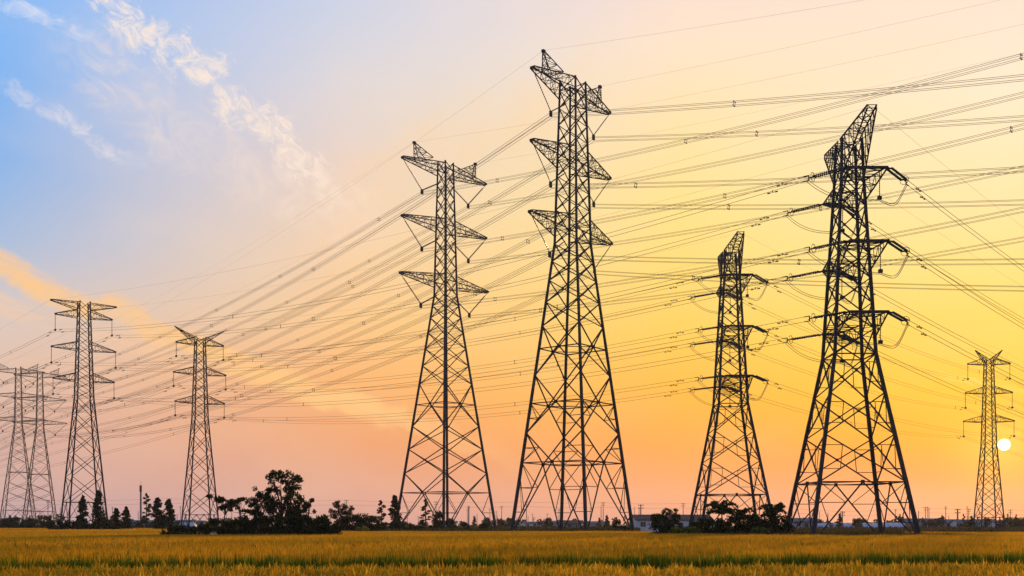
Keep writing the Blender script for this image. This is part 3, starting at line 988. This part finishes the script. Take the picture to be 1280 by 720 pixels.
# far plot, in steps of fineness
for y0, y1, nh, per, w0, w1, hgt in ((22.0, 40.0, 13000, 9, 0.014, 0.026, 0.86), (40.0, 66.0, 22000, 5, 0.022, 0.045, 0.87)):
    p, hh, ht = hills(nh, per, y0, y1, 0.06)
    k_ = (p[:, 1] > drain_far(p[:, 0])) & edge_far(p[:, 0], p[:, 1])
    p, hh, ht = p[k_], hh[k_], ht[k_]
    n = len(p)
    dist_edge = p[:, 1] - drain_far(p[:, 0])
    pt = patchy(p[:, 0], p[:, 1])
    tone = np.clip(np.where(ht * 0.5 + rng.random(n) * 0.5 < 0.26, rng.uniform(0.12, 0.45, n), rng.uniform(0.46, 0.86, n)) - (pt < 0.4) * 0.1, 0, 1)
    # leaves of the first rows keep green along the drain
    edge_row = dist_edge < 1.3 + 0.7 * np.sin(p[:, 0] * 1.3) ** 2
    tone = np.where(edge_row & (rng.random(n) < 0.93), rng.uniform(0.0, 0.30, n), tone)
    top = hgt - 0.05 + 0.07 * patchy(p[:, 0] * 3, p[:, 1] * 3) + hh * 0.9 + rng.normal(0, 0.04, n) + edge_row * rng.uniform(0.0, 0.10, n)
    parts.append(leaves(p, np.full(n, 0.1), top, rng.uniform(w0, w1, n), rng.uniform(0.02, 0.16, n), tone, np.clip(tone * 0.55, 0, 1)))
for y0, y1, cnt, w0, w1 in ((66.0, 135.0, 260000, 0.05, 0.11), (135.0, 240.0, 110000, 0.14, 0.3)):
    p = wedge(cnt, y0, y1)
    p = p[edge_far(p[:, 0], p[:, 1])]
    n = len(p)
    pt = patchy(p[:, 0] * 0.6, p[:, 1] * 0.35)
    tone = np.clip(np.where(rng.random(n) < 0.12, rng.uniform(0.2, 0.45, n), rng.uniform(0.44, 0.80, n)) - 0.14 * (pt < 0.4), 0, 1)
    parts.append(tris(p, np.full(n, 0.35), 0.84 + 0.08 * pt + rng.normal(0, 0.045, n), rng.uniform(w0, w1, n), tone))
V, Fc, T_ = merge(parts)
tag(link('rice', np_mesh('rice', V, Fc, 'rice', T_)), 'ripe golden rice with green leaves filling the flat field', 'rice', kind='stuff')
print('rice triangles', len(Fc))

# rough grass along the drain, round the tower feet and beyond the far edge
def grass(name, pts, h0, h1, w0, w1, m, label):
    n = len(pts)
    V, Fc, T_ = leaves(pts, np.full(n, 0.0), rng.uniform(h0, h1, n), rng.uniform(w0, w1, n), rng.uniform(0.03, 0.3, n), rng.random(n))
    return tag(link(name, np_mesh(name, V, Fc, m, T_)), label, 'grass', kind='stuff')
x = rng.uniform(-16, 18, 9000)
pts = np.stack([x, drain_far(x) - np.abs(rng.normal(0, 0.35, 9000)) + 0.2], 1)
pts = pts[(pts[:, 0] < 2.0) | (pts[:, 0] > 6.5) | (rng.random(len(pts)) < 0.35)]
M['drain_grass'] = leaf_mat('drain_grass', [(0.03, 0.07, 0.008), (0.06, 0.11, 0.012), (0.1, 0.14, 0.016)], 0.35, attr='tone')
grass('drain_grass', pts, 0.3, 0.88, 0.008, 0.018, 'drain_grass', 'dark green grass along the drain between two rice plots')
M['weed'] = leaf_mat('dry_weeds_tone', [(0.03, 0.036, 0.012), (0.06, 0.052, 0.02), (0.11, 0.078, 0.03)], 0.3, attr='tone')
n = 16000
pts = np.stack([rng.uniform(19.5, 41, n), rng.uniform(91, 108, n)], 1)
grass('pad_weeds', pts, 0.3, 1.05, 0.04, 0.10, 'weed', 'low brown weeds round the feet of the dark strain tower')
n = 22000
px_ = rng.uniform(420, 800, n); d_ = rng.uniform(131, 240, n)
pts = np.stack([(px_ - 640) / F * d_, d_], 1)
grass('verge_weeds', pts, 0.3, 1.25, 0.08, 0.2, 'weed', 'dark rough weeds along the far edge below the tallest towers')
n = 24000
px_ = rng.uniform(985, 1345, n); d_ = rng.uniform(119, 245, n)
pts = np.stack([(px_ - 640) / F * d_, d_], 1)
grass('margin_weeds', pts, 0.3, 0.95, 0.08, 0.2, 'weed', 'dull brown weeds between the rice and the far village')
n = 20000
px_ = rng.uniform(-60, 1340, n); d_ = rng.uniform(240, 420, n)
pts = np.stack([(px_ - 640) / F * d_, d_], 1)
grass('far_weeds', pts, 0.3, 1.3, 0.2, 0.5, 'weed', 'dim rough grassland stretching away beyond the rice')

# ------------------------------------------------------------------ trees and bushes
def foliage(centres, radii, per, size, seed, aspect=2.0, droop=0.0):
    """leaf-shaped faces scattered in clumps"""
    r = np.random.default_rng(seed)
    Vs, Fs, off = [], [], 0
    for c, rad in zip(centres, radii):
        n = int(per)
        d = r.normal(0, 1, (n, 3)); d /= np.linalg.norm(d, axis=1)[:, None]
        rr = r.random(n) ** 0.45
        pos = np.array(c) + d * (rr * 1.0)[:, None] * np.array(rad)
        a = r.normal(0, 1, (n, 3)); a[:, 2] -= droop; a /= np.linalg.norm(a, axis=1)[:, None]
        bb = r.normal(0, 1, (n, 3)); bb -= (bb * a).sum(1)[:, None] * a; bb /= np.linalg.norm(bb, axis=1)[:, None]
        s = size * r.uniform(0.6, 1.3, n)[:, None]
        q0, q1 = pos - a * s * aspect / 2, pos + a * s * aspect / 2
        Vs.append(np.stack([q0, pos + bb * s / 2, q1, pos - bb * s / 2], 1).reshape(-1, 3))
        base = np.arange(n)[:, None] * 4 + off
        Fs.append(np.concatenate([base + np.array([[0, 1, 2]]), base + np.array([[0, 2, 3]])], 0))
        off += n * 4
    return np.concatenate(Vs), np.concatenate(Fs)

def tree_proto(kind, seed):
    """returns (trunk mesh, crown mesh) about 1 m tall, unit scaled"""
    r = random.Random(seed)
    b = MB(); cs, rs = [], []
    m = 'leaf'; size = 0.03; per = 60
    if kind == 'cone':
        b.tube([(0, 0, 0), (0.004, 0, 0.5), (0, 0.003, 0.97)], [0.022, 0.014, 0.004], 6)
        for k in range(46):
            z = 0.09 + 0.9 * (k / 46) ** 0.9
            rad = (0.19 * (1 - z) ** 0.62 + 0.008) * r.uniform(0.75, 1.15) * (0.65 + 0.35 * min(1, z / 0.2))
            a = r.uniform(0, 6.283)
            c = (math.cos(a) * rad * 0.65, math.sin(a) * rad * 0.65, z)
            cs.append(c); rs.append((rad * 0.6 + 0.012, rad * 0.6 + 0.012, 0.045))
            b.tube([(0, 0, z - 0.03), c], [0.006, 0.002], 4)
        per, size = 58, 0.030
    elif kind == 'spire':
        b.tube([(0, 0, 0), (0, 0, 0.5), (0, 0, 0.99)], [0.016, 0.010, 0.003], 6)
        for k in range(26):
            z = 0.12 + 0.86 * (k / 26)
            rad = 0.10 * (1 - z) ** 0.6 + 0.008
            a = r.uniform(0, 6.283)
            c = (math.cos(a) * rad, math.sin(a) * rad, z)
            cs.append(c); rs.append((rad * 0.5 + 0.008, rad * 0.5 + 0.008, 0.025))
            b.tube([(0, 0, z - 0.03), c], [0.005, 0.002], 4)
        per, size = 40, 0.022
    elif kind == 'broad':
        b.tube([(0, 0, 0), (0.01, 0, 0.2), (-0.01, 0.01, 0.42), (0.0, 0.0, 0.62)], [0.03, 0.024, 0.018, 0.010], 7)
        heads = []
        for k in range(22):
            a = 6.283 * k / 22 * 2.6 + r.uniform(-.3, .3)
            t = k / 22
            z = 0.42 + 0.54 * t + r.uniform(-0.05, 0.05)
            rad = (0.30 * math.sin(math.pi * min(1, max(0.12, (z - 0.30) / 0.78))) + 0.02) * r.uniform(0.65, 1.1)
            heads.append((math.cos(a) * rad, math.sin(a) * rad * 0.9, min(z, 0.95)))
        for h in heads:
            b.tube([(0, 0, h[2] * 0.5 + 0.02), (h[0] * 0.5, h[1] * 0.5, h[2] * 0.78), h], [0.011, 0.007, 0.003], 5)
            for j in range(3):
                cs.append(tuple(h[i] + r.gauss(0, 0.05) for i in range(3))); rs.append((0.072, 0.072, 0.05))
        per, size = 70, 0.022
    elif kind == 'umbrella':
        b.tube([(0, 0, 0), (0.02, 0.0, 0.4), (0.0, 0.02, 0.72)], [0.02, 0.015, 0.009], 6)
        for k in range(13):
            a = r.uniform(0, 6.283); rad = r.uniform(0.05, 0.36); z = r.uniform(0.66, 0.95)
            h = (math.cos(a) * rad, math.sin(a) * rad, z)
            b.tube([(0, 0.01, 0.55 + 0.1 * r.random()), (h[0] * 0.6, h[1] * 0.6, z * 0.93), h], [0.009, 0.006, 0.002], 4)
            cs.append(h); rs.append((0.10, 0.10, 0.045))
        per, size = 75, 0.033
    elif kind == 'feather':
        b.tube([(0, 0, 0), (0.01, 0.0, 0.35), (-0.02, 0.0, 0.66)], [0.03, 0.02, 0.012], 6)
        for k in range(16):
            a = 6.283 * k / 16 + r.uniform(-.2, .2); L = r.uniform(0.25, 0.42); up = r.uniform(0.05, 0.36)
            pts_ = [(-0.02 + math.cos(a) * L * t, math.sin(a) * L * t, 0.62 + up * math.sin(t * 2.1) - 0.05 * t * t) for t in (0, .35, .7, 1)]
            b.tube(pts_, [0.007, 0.005, 0.004, 0.002], 4)
            for j in range(1, 7):
                t = j / 6
                cs.append((-0.02 + math.cos(a) * L * t, math.sin(a) * L * t, 0.62 + up * math.sin(t * 2.1) - 0.05 * t * t)); rs.append((0.05, 0.05, 0.03))
        per, size = 15, 0.03
    else:   # bush
        for k in range(44):
            a = r.uniform(0, 6.283); z = r.uniform(0.04, 0.86)
            rad = 0.62 * math.sqrt(max(0.05, 1 - (z / 0.98) ** 2)) * r.uniform(0.25, 1.0)
            c = (math.cos(a) * rad, math.sin(a) * rad, z)
            cs.append(c); rs.append((0.17, 0.17, 0.13))
            if k % 3 == 0: b.tube([(c[0] * 0.1, c[1] * 0.1, 0), (c[0] * 0.6, c[1] * 0.6, z * 0.6), c], [0.02, 0.012, 0.004], 4)
        per, size = 46, 0.055
    V, Fc = foliage(cs, rs, per, size, seed, 3.4 if kind == 'feather' else 2.2 if kind == 'spire' else 1.7)
    return b.mesh(kind + '_trunk', 'bark'), (V, Fc)

_protos = {}
def plant(name, kind, seed, px, d, h, label, cat, group=None, wide=1.0, m='leaf', xy=None):
    key = (kind, seed, m)
    if key not in _protos:
        tm, (V, Fc) = tree_proto(kind, seed)
        _protos[key] = (tm, np_mesh(kind + '_crown', V, Fc, m))
    tm, cm = _protos[key]
    x, y = xy or at(px, d)
    root = empty(name, (x, y, -0.03), random.uniform(0, 6.28))
    root.scale = (h * wide, h * wide, h)
    link('stems' if kind == 'bush' else 'trunk', tm, root)
    link('foliage' if kind == 'bush' else 'crown', cm, root)
    tag(root, label, cat, group)
    return root

def hz(y, d): return zrow(y, d)

# left row of conical trees
GCON = 'conical trees in the left-hand row'
for px, y, d, lab, sd, wd in ((103, 619, 190, 'conical dark tree with a bare gap beside it, under the flat-topped tower', 3, 1.0),
                       (123, 613, 192, 'tallest conical dark tree, close against the flat-topped tower leg', 4, 0.95),
                       (145, 635, 200, 'low conical tree just past the flat-topped tower', 5, 1.35),
                       (157, 633, 204, 'low conical tree standing next to the tall round pole', 3, 1.35),
                       (197, 622, 196, 'full conical tree between the thin spire tree and its broader neighbour', 6, 1.25),
                       (211, 624, 192, 'broad conical tree next to the low end of the hedge', 4, 1.3)):
    plant('conical_tree', 'cone', sd, px, d, hz(y, d), lab, 'tree', GCON, wd)
plant('spire_tree', 'spire', 11, 183, 235, hz(615, 235), 'thin pale spire-shaped tree beside the tall round pole', 'tree', None, 1.2, 'leaf_brown')
plant('conical_tree', 'cone', 5, 493, 172, hz(619, 172), "dark columnar tree against the second tallest tower's outer leg", 'tree', None, 1.1)
plant('spire_tree', 'spire', 12, 477, 185, hz(624, 185), 'small spire-shaped tree beside the dark columnar tree', 'tree', None, 1.5, 'leaf')
plant('spire_tree', 'spire', 13, 532, 212, hz(622, 212), "ragged thin tree inside the second tallest tower's base", 'tree', None, 1.5, 'leaf')
# the clump with the big broad tree
plant('broad_tree', 'broad', 21, 352, 93, hz(589, 93), 'big broad-crowned dark tree rising above the long hedge', 'tree', None, 0.82)
plant('broad_tree', 'broad', 22, 326, 94, hz(612, 94), 'smaller bushy tree leaning on the big broad-crowned tree', 'tree', None, 0.75)
plant('umbrella_tree', 'umbrella', 23, 281, 94, hz(615, 94), 'thin-stemmed tree with flat airy crown next to the Y-topped tower', 'tree', 'thin flat-crowned trees in the hedge', 0.8)
plant('umbrella_tree', 'umbrella', 24, 300, 95, hz(620, 95), 'thin-stemmed flat-crowned tree between its twin and the bushy tree', 'tree', 'thin flat-crowned trees in the hedge', 0.65)
plant('umbrella_tree', 'umbrella', 25, 386, 93, hz(619, 93), 'leaning thin tree with tufted top past the big broad tree', 'tree', 'thin flat-crowned trees in the hedge', 0.5)
plant('broad_tree', 'broad', 26, 372, 92, hz(628, 92), 'low leafy tree in front of the big broad-crowned tree', 'tree', None, 0.85)
plant('broad_tree', 'broad', 27, 427, 140, hz(626, 140), 'small round-topped tree standing over the far end of the hedge', 'tree', None, 0.9)
GH = 'bushes of the long dark hedge'
ORD = 'first second third fourth fifth sixth seventh eighth ninth tenth eleventh twelfth thirteenth fourteenth fifteenth sixteenth seventeenth eighteenth'.split()
k = 0
for px, y, d in [(208, 660, 90), (217, 656, 92), (228, 654, 92), (242, 656, 92), (256, 650, 92), (272, 646, 92), (287, 648, 93), (300, 645, 91), (313, 641, 92), (326, 643, 91), (340, 640, 93),
                 (354, 642, 91), (367, 638, 92), (380, 642, 91), (392, 644, 92), (404, 641, 93), (414, 648, 92), (422, 656, 91)]:
    h = hz(y, d)
    plant('hedge_bush', 'bush', 31 + k % 4, px, d, h, f'{ORD[k]} dark bush of the long hedge, counted from its low end', 'bush', GH, 0.75 * random.uniform(0.85, 1.15)); k += 1
for j, (px, y, d) in enumerate([(428, 645, 140), (441, 641, 141), (453, 639, 142), (466, 643, 141), (476, 650, 142)]):
    plant('hedge_bush', 'bush', 31 + k % 4, px, d, hz(y, d), f'{ORD[j]} dark bush past the long hedge, counted toward the columnar tree', 'bush', 'bushes past the hedge end', 0.75); k += 1
for px, y, d, w_, m, lab in [(454, 657, 128, 1.2, 'leaf_light', 'bright yellow-green bush at the edge of the rice'),
                   (467, 662, 128, 1.5, 'leaf', 'tiny dark bush beside the bright yellow-green one'),
                   (505, 652, 150, 1.6, 'leaf', "low spreading bush by the second tallest tower's near leg"),
                   (522, 655, 152, 1.6, 'leaf_brown', "brownish low bush under the second tallest tower"),
                   (548, 637, 196, 0.55, 'leaf', "large round bush inside the second tallest tower's base"),
                   (563, 646, 200, 0.7, 'leaf', "bush half behind the large round bush in the tower base"),
                   (580, 652, 160, 1.0, 'leaf', "small round bush beside the second tallest tower's sunward leg"),
                   (605, 652, 185, 0.9, 'leaf', 'small round bush between the two tallest towers'),
                   (772, 648, 170, 0.6, 'leaf', "upright bush between the tallest tower and the white house"),
                   (785, 656, 160, 1.3, 'leaf', "low bush at the white house's gable end")]:
    plant('bush', 'bush', 31 + k % 4, px, d, hz(y, d), lab, 'bush', 'single bushes along the far edge', w_, m); k += 1
# bushes at the smaller strain tower
for j, (px, y, d) in enumerate([(824, 640, 104), (834, 650, 103), (846, 655, 104), (858, 656, 103), (870, 650, 104), (882, 644, 105), (893, 647, 104), (905, 645, 103), (917, 642, 105), (929, 648, 104),
                 (941, 640, 105), (952, 643, 104), (963, 632, 105), (974, 640, 106), (984, 652, 105)]):
    plant('thicket_bush', 'bush', 31 + k % 4, px, d, hz(y, d), f'{ORD[j]} dark leafy bush from the white house in the thicket under the strain tower', 'bush', 'bushes below the smaller strain tower', 0.75 if y > 638 else 0.5); k += 1
plant('broad_tree', 'broad', 41, 838, 106, hz(635, 106), 'small tree with two rounded tops beside the white house', 'tree', None, 0.95)
plant('feather_tree', 'feather', 42, 903, 105, hz(621, 105), 'feathery-leaved small tree in front of the smaller-looking strain tower', 'tree', None, 1.0)
plant('feather_tree', 'feather', 43, 966, 107, hz(626, 107), 'feathery-leaved small tree close to the dark strain tower', 'tree', None, 0.9)
plant('feather_tree', 'feather', 44, 928, 108, hz(632, 108), 'low feathery tree between the two taller feathery trees', 'tree', None, 0.9)
for px, w_, lab in ((849, 1.3, 'yellowish low bush in front of the thicket, beside the two-topped tree'), (866, 1.2, 'yellowish low bush in front of the thicket, toward the strain tower'), (949, 1.3, "yellowish low bush in the thicket by the strain tower's sunward leg")):
    plant('bush', 'bush', 31 + k % 4, px, 102, hz(657, 102), lab, 'bush', 'yellowish bushes at the thicket foot', w_, 'leaf_light'); k += 1
# low bushes at the left
for i in range(9):
    px = 70 + i * 9.2
    plant('bush', 'bush', 31 + k % 4, px, 184 + i % 3, hz(651 + random.uniform(-2, 4), 184), f'{ORD[i]} low dark bush at the conical trees, counted from the distant twin towers', 'bush', 'low bushes under the conical trees', 0.9); k += 1
for i in range(11):
    px = -14 + i * 7.4
    plant('bush', 'bush', 31 + k % 4, px, 250 + 6 * (i % 3), hz(643 + random.uniform(-2, 6), 250), f'{ORD[10 - i]} dark bush below the distant twin towers, counted from the flat-topped tower', 'bush', 'bushes below the distant twin towers', 0.6); k += 1
for i in range(12):
    px = 134 + i * 8
    plant('bush', 'bush', 31 + k % 4, px, 262 + 6 * (i % 3), hz(649 + random.uniform(-2, 3), 262), f'{ORD[i]} small dark bush behind the mast, counted from the flat-topped tower', 'bush', 'bushes behind the round pole', 0.7); k += 1
# the far belt of small trees
for i in range(150):
    px = random.uniform(-40, 1330)
    d = random.uniform(430, 640)
    y = 652.0 - abs(random.gauss(0, 2.2)) - (4 if px < 320 and random.random() < 0.5 else 0)
    kd, sd, w_ = random.choice([('bush', 31, 0.7), ('bush', 32, 0.6), ('bush', 33, 0.8), ('broad', 27, 1.0), ('cone', 5, 1.3)])
    plant('distant_tree', kd, sd, px, d, hz(y, d), 'small hazy tree in the belt along the horizon', 'tree', 'hazy trees along the horizon', w_)

# garden trees between the village houses and along the far side
j_ = 0
for lo, hi, cnt in ((1125, 1310, 34), (985, 1125, 12), (560, 790, 24), (-10, 330, 16)):
    for i in range(cnt):
        px = random.uniform(lo, hi); d = random.uniform(296, 335) if lo > 900 else random.uniform(330, 420)
        kd, sd, w_ = random.choice([('bush', 31, 0.7), ('bush', 32, 0.55), ('bush', 34, 0.8), ('broad', 27, 0.9), ('broad', 41, 0.9), ('spire', 12, 1.3), ('cone', 6, 1.2)])
        y = random.uniform(645, 654) if kd in ('bush', 'broad') else random.uniform(641, 650)
        plant('garden_tree', kd, sd, px, d, hz(y, d), 'small grey-green tree among the houses beyond the fields', 'tree', 'garden trees among the far houses', w_)

# single tall stalks standing out of the rice
for j_, (px, d, h) in enumerate(((34, 38, 1.05), (319, 40, 1.0), (441, 37, 1.12), (770, 34, 1.05), (1002, 45, 1.05))):
    b = MB()
    for j in range(3):
        b.tube([(0, 0, 0.2), (0.02 * (j - 1), 0.01, 0.7), (0.07 * (j - 1), 0.03 * j, h - 0.06 * j)], [0.007, 0.005, 0.002], 4)
        b.box((0.065 * (j - 1), 0.03 * j, h - 0.06 * j - 0.05), (0.018, 0.018, 0.1))
    o = link('tall_weed', b.mesh('tall_weed', 'bark')); x, y = at(px, d); o.location = (x, y, 0)
    tag(o, f'{ORD[j_]} thin weed stalk standing out of the rice, counted toward the sun', 'weed', 'weed stalks in the rice')

# ------------------------------------------------------------------ poles and the far power line
def pole(name, px, d, top, r, label, group, wires=True, cat='pole'):
    x, y = at(px, d)
    root = empty(name, (x, y, 0))
    b = MB(); b.tube([(0, 0, -0.2), (0, 0, top)], [r, r * 0.7], 8)
    link('shaft', b.mesh('shaft', 'concrete'), root)
    if wires:
        for dz_ in (0.25, 1.15):
            b = MB(); b.bar((-0.8, 0, top - dz_), (0.8, 0, top - dz_), 0.13)
            arm = link('pole_arm', b.mesh('pole_arm', 'fitting'), root)
            b = MB()
            for k in (-0.7, 0.0, 0.7): b.tube([(k, 0, top - dz_ + 0.05), (k, 0, top - dz_ + 0.2), (k, 0, top - dz_ + 0.35)], [0.04, 0.07, 0.03], 5)
            link('pin_insulators', b.mesh('pin_insulators', 'porcelain'), arm)
    tag(root, label, cat, group)
    return root
line = []
GP = 'poles of the low distant power line'
for i, (px, y) in enumerate(((-70, 625), (60, 625), (212, 623), (330, 624), (433, 625), (545, 627), (658, 627), (754, 628), (854, 629), (955, 631), (1053, 639), (1157, 634), (1211, 636), (1263, 637), (1330, 637))):
    d = 420
    pole('utility_pole', px, d, hz(y, d), 0.17, f'{ORD[i]} thin pole of the low power line, counted from the distant twin towers', GP)
    x, y_ = at(px, d)
    line.append(Vector((x, y_, hz(y, d))))
for lvl, dz_ in (('upper', 0.1), ('lower', 1.9)):
    pts = []
    for a, c in zip(line, line[1:]):
        pts += [a.lerp(c, i / 8) - Vector((0, 0, dz_ + 4 * 0.35 * (i / 8) * (1 - i / 8))) for i in range(8)]
    pts.append(line[-1] - Vector((0, 0, dz_)))
    b = MB(); b.tube([p - line[0] for p in pts], 0.035, 4)
    o = link('distribution_wire', b.mesh('distribution_wire', 'cable')); o.location = line[0]
    tag(o, f'{lvl} wire of the low power line running along the horizon', 'power line', 'wires of the low distant power line')
pole('utility_pole', 801, 300, hz(630.5, 300), 0.22, 'thick dark concrete pole in front of the white house', GP)
pole('utility_pole', 1197, 300, hz(636, 300), 0.26, 'thick dark concrete pole beside the tower near the sun', GP)
pole('utility_pole', 1053, 320, hz(640, 320), 0.2, 'short dark pole behind the dark strain tower', GP)
for i in range(64):
    px = random.choice([random.uniform(470, 850), random.uniform(560, 800), random.uniform(1000, 1290), random.uniform(60, 330)])
    d = random.uniform(520, 800)
    pole('distant_pole', px, d, hz(random.uniform(632, 647), d), 0.24, 'very thin hazy pole in the crowd of poles on the horizon', 'thin poles on the horizon', wires=i % 2 == 0)
# tall round mast
x, y = at(176, 400)
root = empty('mast', (x, y, 0))
b = MB(); b.tube([(0, 0, 0), (0, 0, 10), (0, 0, 16.4)], [0.42, 0.36, 0.33], 10); link('shaft', b.mesh('shaft', 'concrete'), root)
b = MB(); b.tube([(0, 0, 14.2), (0, 0, 16.6)], [0.48, 0.48], 10); link('antenna_drum', b.mesh('antenna_drum', 'fitting'), root)
b = MB(); b.tube([(0, 0, 16.4), (0, 0, 18.4)], [0.06, 0.03], 5); link('lightning_rod', b.mesh('lightning_rod', 'fitting'), root)
tag(root, 'tall slim round mast with a thin rod rising above the conical trees', 'mast')

# ------------------------------------------------------------------ buildings
def house(name, px, d, w, dep, eave, ridge, rz, wall, roof, label, group=None, wins=3, door=True):
    x, y = at(px, d)
    root = empty(name, (x, y, 0), rz)
    b = MB()
    hw, hd = w / 2, dep / 2
    b.v = [Vector(p) for p in ((-hw, -hd, -0.1), (hw, -hd, -0.1), (hw, hd, -0.1), (-hw, hd, -0.1), (-hw, -hd, eave), (hw, -hd, eave), (hw, hd, eave), (-hw, hd, eave), (-hw, 0, ridge - 0.06), (hw, 0, ridge - 0.06))]
    b.f = [(0, 1, 5, 4), (2, 3, 7, 6), (1, 2, 6, 9, 5), (3, 0, 4, 8, 7)]
    link('wall', b.mesh('wall', wall), root)
    ro = None
    for sy_ in (-1, 1):
        b = MB()
        ov, t = 0.35, 0.14
        e0 = Vector((-hw - ov, sy_ * (hd + ov), eave - ov * (ridge - eave) / hd)); e1 = e0.copy(); e1.x = hw + ov
        r0_ = Vector((-hw - ov, sy_ * 0.01, ridge)); r1_ = r0_.copy(); r1_.x = hw + ov
        u = Vector((0, 0, t))
        b.v = [e0, e1, r1_, r0_, e0 + u, e1 + u, r1_ + u, r0_ + u]
        b.f = [(0, 1, 2, 3), (7, 6, 5, 4), (0, 4, 5, 1), (1, 5, 6, 2), (2, 6, 7, 3), (3, 7, 4, 0)]
        ro = link('roof', b.mesh('roof', roof), root)
        # tile ribs
        c = MB()
        n = int(w / 0.8)
        for i in range(n + 1):
            f_ = i / n
            c.bar(e0.lerp(e1, f_) + u, r0_.lerp(r1_, f_) + u, 0.09)
        rb = link('roof_ribs', c.mesh('roof_ribs', roof), ro); rb['kind'] = 'stuff'
    n = wins + (1 if door else 0)
    for i in range(n):
        cx = -hw + w * (i + 0.5) / n
        if door and i == n // 2:
            b = MB(); b.box((cx, -hd - 0.02, min(2.0, eave - 0.3) / 2), (1.1, 0.08, min(2.0, eave - 0.3))); link('door', b.mesh('door', 'dark'), root)
        else:
            hh = min(1.1, eave * 0.4)
            b = MB(); b.box((cx, -hd - 0.01, eave * 0.62), (1.2, 0.06, hh)); wn = link('window', b.mesh('window', 'dark'), root)
            b = MB()
            for p, q in (((-0.62, 0), (0.62, 0)), ((-0.62, hh), (0.62, hh))):
                b.bar((cx + p[0], -hd - 0.05, eave * 0.62 - hh / 2 + p[1]), (cx + q[0], -hd - 0.05, eave * 0.62 - hh / 2 + q[1]), 0.07)
            for k in (-0.62, 0, 0.62):
                b.bar((cx + k, -hd - 0.055, eave * 0.62 - hh / 2), (cx + k, -hd - 0.055, eave * 0.62 + hh / 2), 0.06)
            link('window_frame', b.mesh('window_frame', 'white_wall'), wn)
    tag(root, label, 'house', group)
    return root
house('farm_house', 838, 236, 17.5, 6.0, 2.7, 3.75, R(9), 'white_wall', 'roof', 'low white farmhouse with dark brown roof behind the two-topped tree', None, 5)
house('farm_house', 712, 300, 7.0, 4.0, 1.9, 2.7, R(-5), 'grey_wall', 'roof', "small shed with brown roof behind the tallest tower's base", None, 2)
house('farm_house', 1004, 290, 6.5, 5.0, 2.5, 3.3, R(4), 'grey_wall', 'roof_grey', 'small bluish-grey house behind the dark strain tower', None, 2)
GV = 'grey houses of the far village'
for j_, (px, d, w, rz) in enumerate(((1140, 365, 7, -8), (1165, 340, 7, 5), (1182, 352, 8, -6), (1206, 345, 7, 3), (1228, 362, 8, 0), (1251, 350, 7, -4), (1272, 360, 8, 7), (1300, 350, 8, 0))):
    house('village_house', px, d, w, 5.5, random.uniform(2.0, 2.5), random.uniform(2.9, 3.6), R(rz), random.choice(['grey_wall', 'white_wall']), 'roof_grey', f'{ORD[j_]} grey-roofed village house, counted from the long greenhouse past the sun tower', GV, 2)
for j_, (px, d, w) in enumerate(((30, 420, 10), (180, 380, 9), (225, 330, 8), (240, 350, 8), (560, 520, 9), (640, 500, 10), (668, 430, 9), (690, 470, 9), (745, 500, 10))):
    house('distant_house', px, d, w, 5.5, random.uniform(1.9, 2.3), random.uniform(2.6, 3.3), R(random.uniform(-8, 8)), random.choice(['grey_wall', 'white_wall']), 'roof_grey', f'{ORD[j_]} tiny pale house on the horizon, counted from the distant twin towers', 'tiny houses on the horizon', 2)

def greenhouse(px, d, L, label):
    x, y = at(px, d)
    root = empty('greenhouse', (x, y, 0), R(2))
    sec = [(math.cos(t) * 2.2, max(0, math.sin(t)) * 2.1) for t in [math.pi * i / 10 for i in range(11)]]
    n = int(L / 1.6)
    b = MB()
    for i in range(n + 1):
        for a, c in sec: b.v.append(Vector((-L / 2 + L * i / n, a, c)))
    for i in range(n):
        for j in range(10): b.f.append((i * 11 + j, i * 11 + j + 1, (i + 1) * 11 + j + 1, (i + 1) * 11 + j))
    b.f.append(tuple(range(11))); b.f.append(tuple(n * 11 + j for j in reversed(range(11))))
    link('film_cover', b.mesh('film_cover', 'film'), root)
    for i in range(n + 1):
        b = MB(); b.tube([(-L / 2 + L * i / n, a * 1.015, c * 1.015 + 0.01) for a, c in sec], 0.04, 4)
        link('hoop', b.mesh('hoop', 'concrete'), root)
    b = MB(); b.bar((-L / 2, -2.26, 0.7), (L / 2, -2.26, 0.7), 0.12); link('side_rail', b.mesh('side_rail', 'dark'), root)
    tag(root, label, 'greenhouse', 'long film greenhouses')
greenhouse(1066, 305, 30, 'long pale plastic tunnel greenhouse behind the dark strain tower')
greenhouse(196, 300, 22, 'long pale plastic tunnel greenhouse behind the conical trees')

# ------------------------------------------------------------------ evening haze
b = MB(); b.box((0, 1450, 46), (6400, 3200, 94))
hm = bpy.data.materials.new('evening_haze'); hm.use_nodes = True
ht_ = hm.node_tree
for nd in list(ht_.nodes): ht_.nodes.remove(nd)
pv = ht_.nodes.new('ShaderNodeVolumePrincipled'); ho = ht_.nodes.new('ShaderNodeOutputMaterial')
pv.inputs['Color'].default_value = (0.86, 0.84, 0.86, 1)
pv.inputs['Density'].default_value = 0.00011
pv.inputs['Anisotropy'].default_value = 0.3
ht_.links.new(pv.outputs[0], ho.inputs['Volume'])
tag(link('haze', b.mesh('haze', hm)), 'thin pale evening haze filling the air over the fields', 'haze', kind='stuff')
